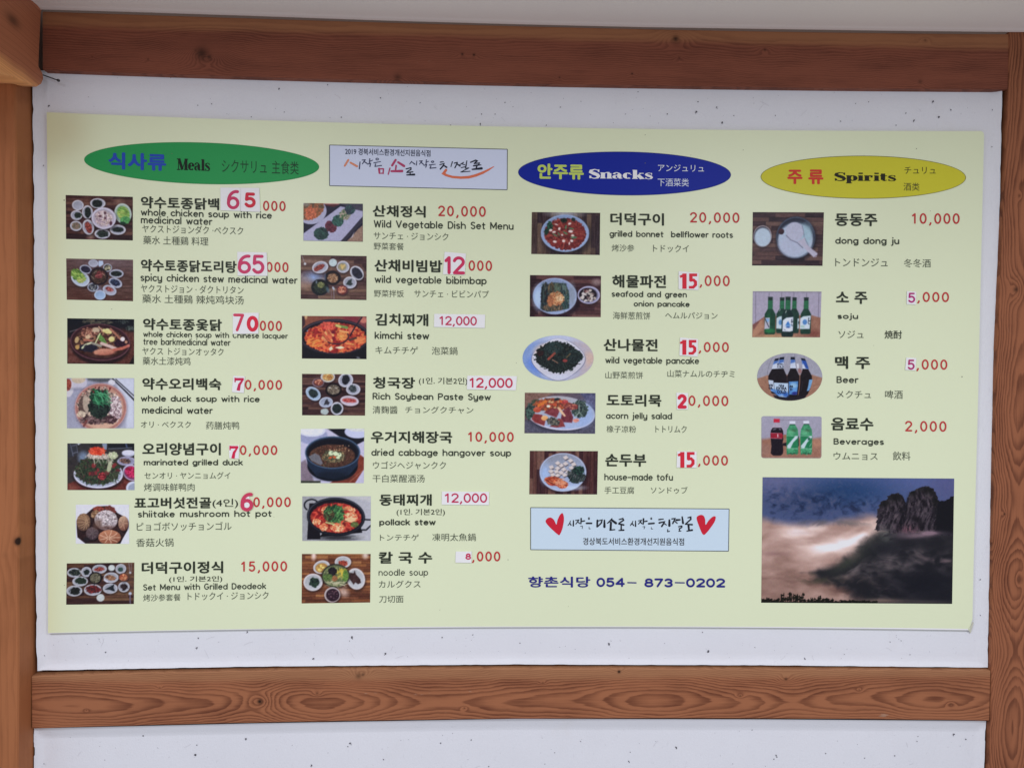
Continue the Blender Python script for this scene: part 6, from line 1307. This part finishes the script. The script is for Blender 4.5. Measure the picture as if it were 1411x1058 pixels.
p.blend(gau(1050, 40, 380, 90)*.7, (84, 98, 158)).blend(gau(620, 130, 330, 110)*.9, (28, 64, 116)).blend(gau(330, 200, 300, 90)*.5, (30, 48, 88)).blend(gau(110, 60, 200, 80)*.7, (100, 104, 150)).blend(gau(1330, 60, 120, 140)*.4, (84, 78, 130))
r1 = warp(34, 26, 1, .5)
p.blend(ss(r1, .35, .9)*np.clip(gau(430, 210, 190, 85)*1.2+gau(160, 140, 150, 90)+gau(760, 220, 90, 60)*.7, 0, 1)*.5, (112, 104, 132))
p.blend(ss(.55-r1, .0, .45)*np.clip(gau(450, 230, 220, 90)+gau(130, 230, 150, 110)+gau(680, 220, 200, 70), 0, 1)*.7, (24, 34, 66))
p.blend(ss(warp(12, 9, 2, .3), .55, .8)*ss(-Yg, -320, -120)*.2, (110, 104, 134))
# sea of mist
top = 318+26*np.sin((Xg-60)/190.)+50*(warp(130, 90, 3, .5, 3)-.5)
f1 = ss(Yg, 0, 1)*0+ss(Yg-top, -34, 46)
tone = np.clip(.38+gau(240, 430, 150, 55)*.40+gau(480, 520, 170, 46, -6)*.42+gau(700, 455, 120, 22, -26)*.22+gau(500, 560, 330, 90, -24)*.12-ss(Yg, 560, 800)*.22+(warp(210, 75, 4, .55, 3)-.5)*.6, 0, 1)
ramp = np.array([(112, 82, 78), (150, 118, 112), (180, 148, 144), (212, 186, 184), (232, 222, 234), (238, 238, 250)], float)
k_ = tone*(len(ramp)-1.001); i_ = k_.astype(int); f_ = (k_-i_)[..., None]
p.blend(f1, ramp[i_]*(1-f_)+ramp[i_+1]*f_)
p.blend(gau(395, 350, 90, 20)*ss(warp(60, 20, 5), .3, .6)*.8, (96, 92, 106)).blend(gau(600, 352, 170, 22)*ss(warp(60, 20, 6), .3, .65)*.75, (104, 100, 108)).blend(gau(120, 570, 90, 14)*.6, (140, 106, 108)).blend(gau(330, 420, 110, 12)*.3, (190, 164, 166))
# dark slope running down to the left
edge = np.interp(Yg, [380, 405, 440, 490, 560, 620, 670, 700, 760, 820, 914], [850, 826, 785, 725, 655, 570, 440, 330, 430, 600, 700])+(warp(90, 60, 7)-.5)*120
m_ = ss(Xg-edge, -60, 130)*ss(Yg, 385, 425)
p.blend(m_*.97, (27, 28, 38)); p.blend(m_*gau(960, 520, 170, 90)*.7, (20, 21, 32)); p.blend(m_*gau(700, 560, 240, 70, -38)*.7, (60, 64, 60))
sm = warp(170, 70, 8, 1.2, 3); s2 = warp(90, 44, 9, 1.2, 3)
mist = ss(sm*.65+s2*.35, .36, .8)
p.blend(m_*mist*np.clip(.15+gau(1180, 600, 260, 60, 6)*.9+gau(900, 640, 260, 50, -14)*.8+gau(800, 860, 260, 60)*.9+gau(640, 700, 190, 60)*.9+gau(1080, 700, 160, 90)*.4, 0, 1)*.9, (122, 110, 116))
p.blend(gau(430, 745, 110, 34)*ss(s2, .3, .6)*.85, (60, 60, 52)).blend(gau(620, 640, 80, 26, -30)*.4, (70, 74, 64)).blend(gau(1260, 610, 110, 26, 8)*mist*.8, (140, 112, 124))
p.blend(gau(640, 800, 170, 60)*ss(sm, .35, .7)*.8, (146, 116, 106)).blend(gau(1200, 800, 260, 120)*.75, (18, 20, 34)).blend(gau(900, 540, 130, 50)*.6, (24, 26, 38))
p.blend(gau(880, 895, 160, 18)*.7, (138, 116, 108)).blend(gau(1180, 900, 200, 12)*.4, (110, 98, 100))
# cliffs
def clf(pts, js, ja, k):
    jx = (fbm(Xg/js, Yg/js, 900+k, 3)-.5)*ja; jy = (fbm(Xg/js+7, Yg/js+3, 930+k, 3)-.5)*ja
    sv, im = p.im, None
    X0, Y0 = p.X, p.Y; p.im = np.zeros(sv.shape); p.X, p.Y = X0+jx, Y0+jy; p.PG(pts, (255, 255, 255), soft=6); m = p.im[..., 0]/255.; p.im, p.X, p.Y = sv, X0, Y0
    return m
c3 = clf([(1240, 430), (1245, 200), (1270, 186), (1310, 190), (1340, 170), (1400, 150), (1400, 430)], 16, 22, 3)
c1 = clf([(826, 400), (838, 330), (842, 250), (862, 200), (905, 188), (915, 160), (950, 145), (985, 138), (1015, 152), (1035, 190), (1050, 420), (960, 420), (890, 405)], 16, 20, 1)
c2 = clf([(985, 425), (1010, 330), (1042, 250), (1050, 170), (1070, 125), (1110, 112), (1150, 95), (1190, 88), (1230, 102), (1252, 140), (1266, 190), (1258, 300), (1250, 410), (1120, 405), (1040, 425)], 16, 20, 2)
p.blend(c3, (20, 20, 30))
tex = fbm((Xg+20*np.sin(Yg/50.))/13., Yg/42., 501, 4); tx2 = fbm(Xg/9., Yg/11., 517, 3)
for (cm, x0_, x1_) in ((c1, 838, 1040), (c2, 1030, 1262)):
    p.blend(cm, (48, 42, 54)); sh_ = np.clip((Xg-x0_)/(x1_-x0_), 0, 1)
    p.blend(cm*ss(tex, .46, .85)*.7, (104, 92, 104)); p.blend(cm*ss(.5-tex, .0, .18)*.8, (22, 18, 28)); p.blend(cm*ss(sh_, .72, 1)*.75, (22, 20, 30)); p.blend(cm*ss(.12-sh_, 0, .12)*.5, (30, 26, 38))
    p.blend(cm*ss(tx2, .5, .8)*.35, (120, 106, 116))
for (cx, cy, rx, ry) in ((975, 165, 70, 34), (890, 210, 40, 26), (1195, 112, 60, 32), (1090, 130, 34, 24), (1250, 190, 26, 40)):
    p.blend(np.clip(c1+c2, 0, 1)*gau(cx, cy, rx, ry)*.9, (22, 22, 26))
p.blend(gau(1046, 235, 9, 60, 6)*.9, (16, 14, 24)).blend(gau(1010, 330, 9, 80, 12)*.8, (18, 16, 26)).blend(gau(1115, 320, 46, 26, 20)*.9, (20, 17, 26)).blend(gau(1150, 360, 24, 30)*.7, (22, 18, 28))
p.blend(gau(1060, 395, 60, 34)*ss(tex, .3, .6)*.8, (124, 84, 100)).blend(gau(880, 395, 30, 40)*.5, (104, 94, 102))
p.blend(gau(910, 430, 50, 46, 30)*ss(s2, .25, .6)*.8, (108, 112, 112)).blend((gau(1140, 432, 120, 20, -6)+gau(1220, 415, 60, 14))*(.5+.6*s2), (136, 112, 130)).blend(gau(1010, 430, 80, 20)*.6, (100, 88, 102)).blend(gau(1330, 420, 80, 14)*.4, (80, 70, 86))
# tree line
for k in range(74):
    x_ = 34+k*11.2+p.r.uniform(-5, 5)
    if x_ > 850: break
    hh = 14+22*p.r.random()+(44*p.r.uniform(.4, 1) if 160 < x_ < 330 else 0)+(28*p.r.random() if 380 < x_ < 480 else 0)+(16*p.r.random() if 640 < x_ < 720 else 0)
    if x_ > 560: hh *= .6
    p.L([(x_, 916), (x_, 914-hh)], 5, (14, 14, 12))
    for q in range(5):
        p.E(x_+p.r.uniform(-7, 7), 914-hh*p.r.uniform(.1, .9), p.r.uniform(4, 9), p.r.uniform(3, 7), (18, 20, 14), soft=4)
p.L([(32, 913), (640, 914)], 12, (14, 14, 12))
p.done('printed photo of dark rock cliffs above a sea of mist', name='landscape_photo')
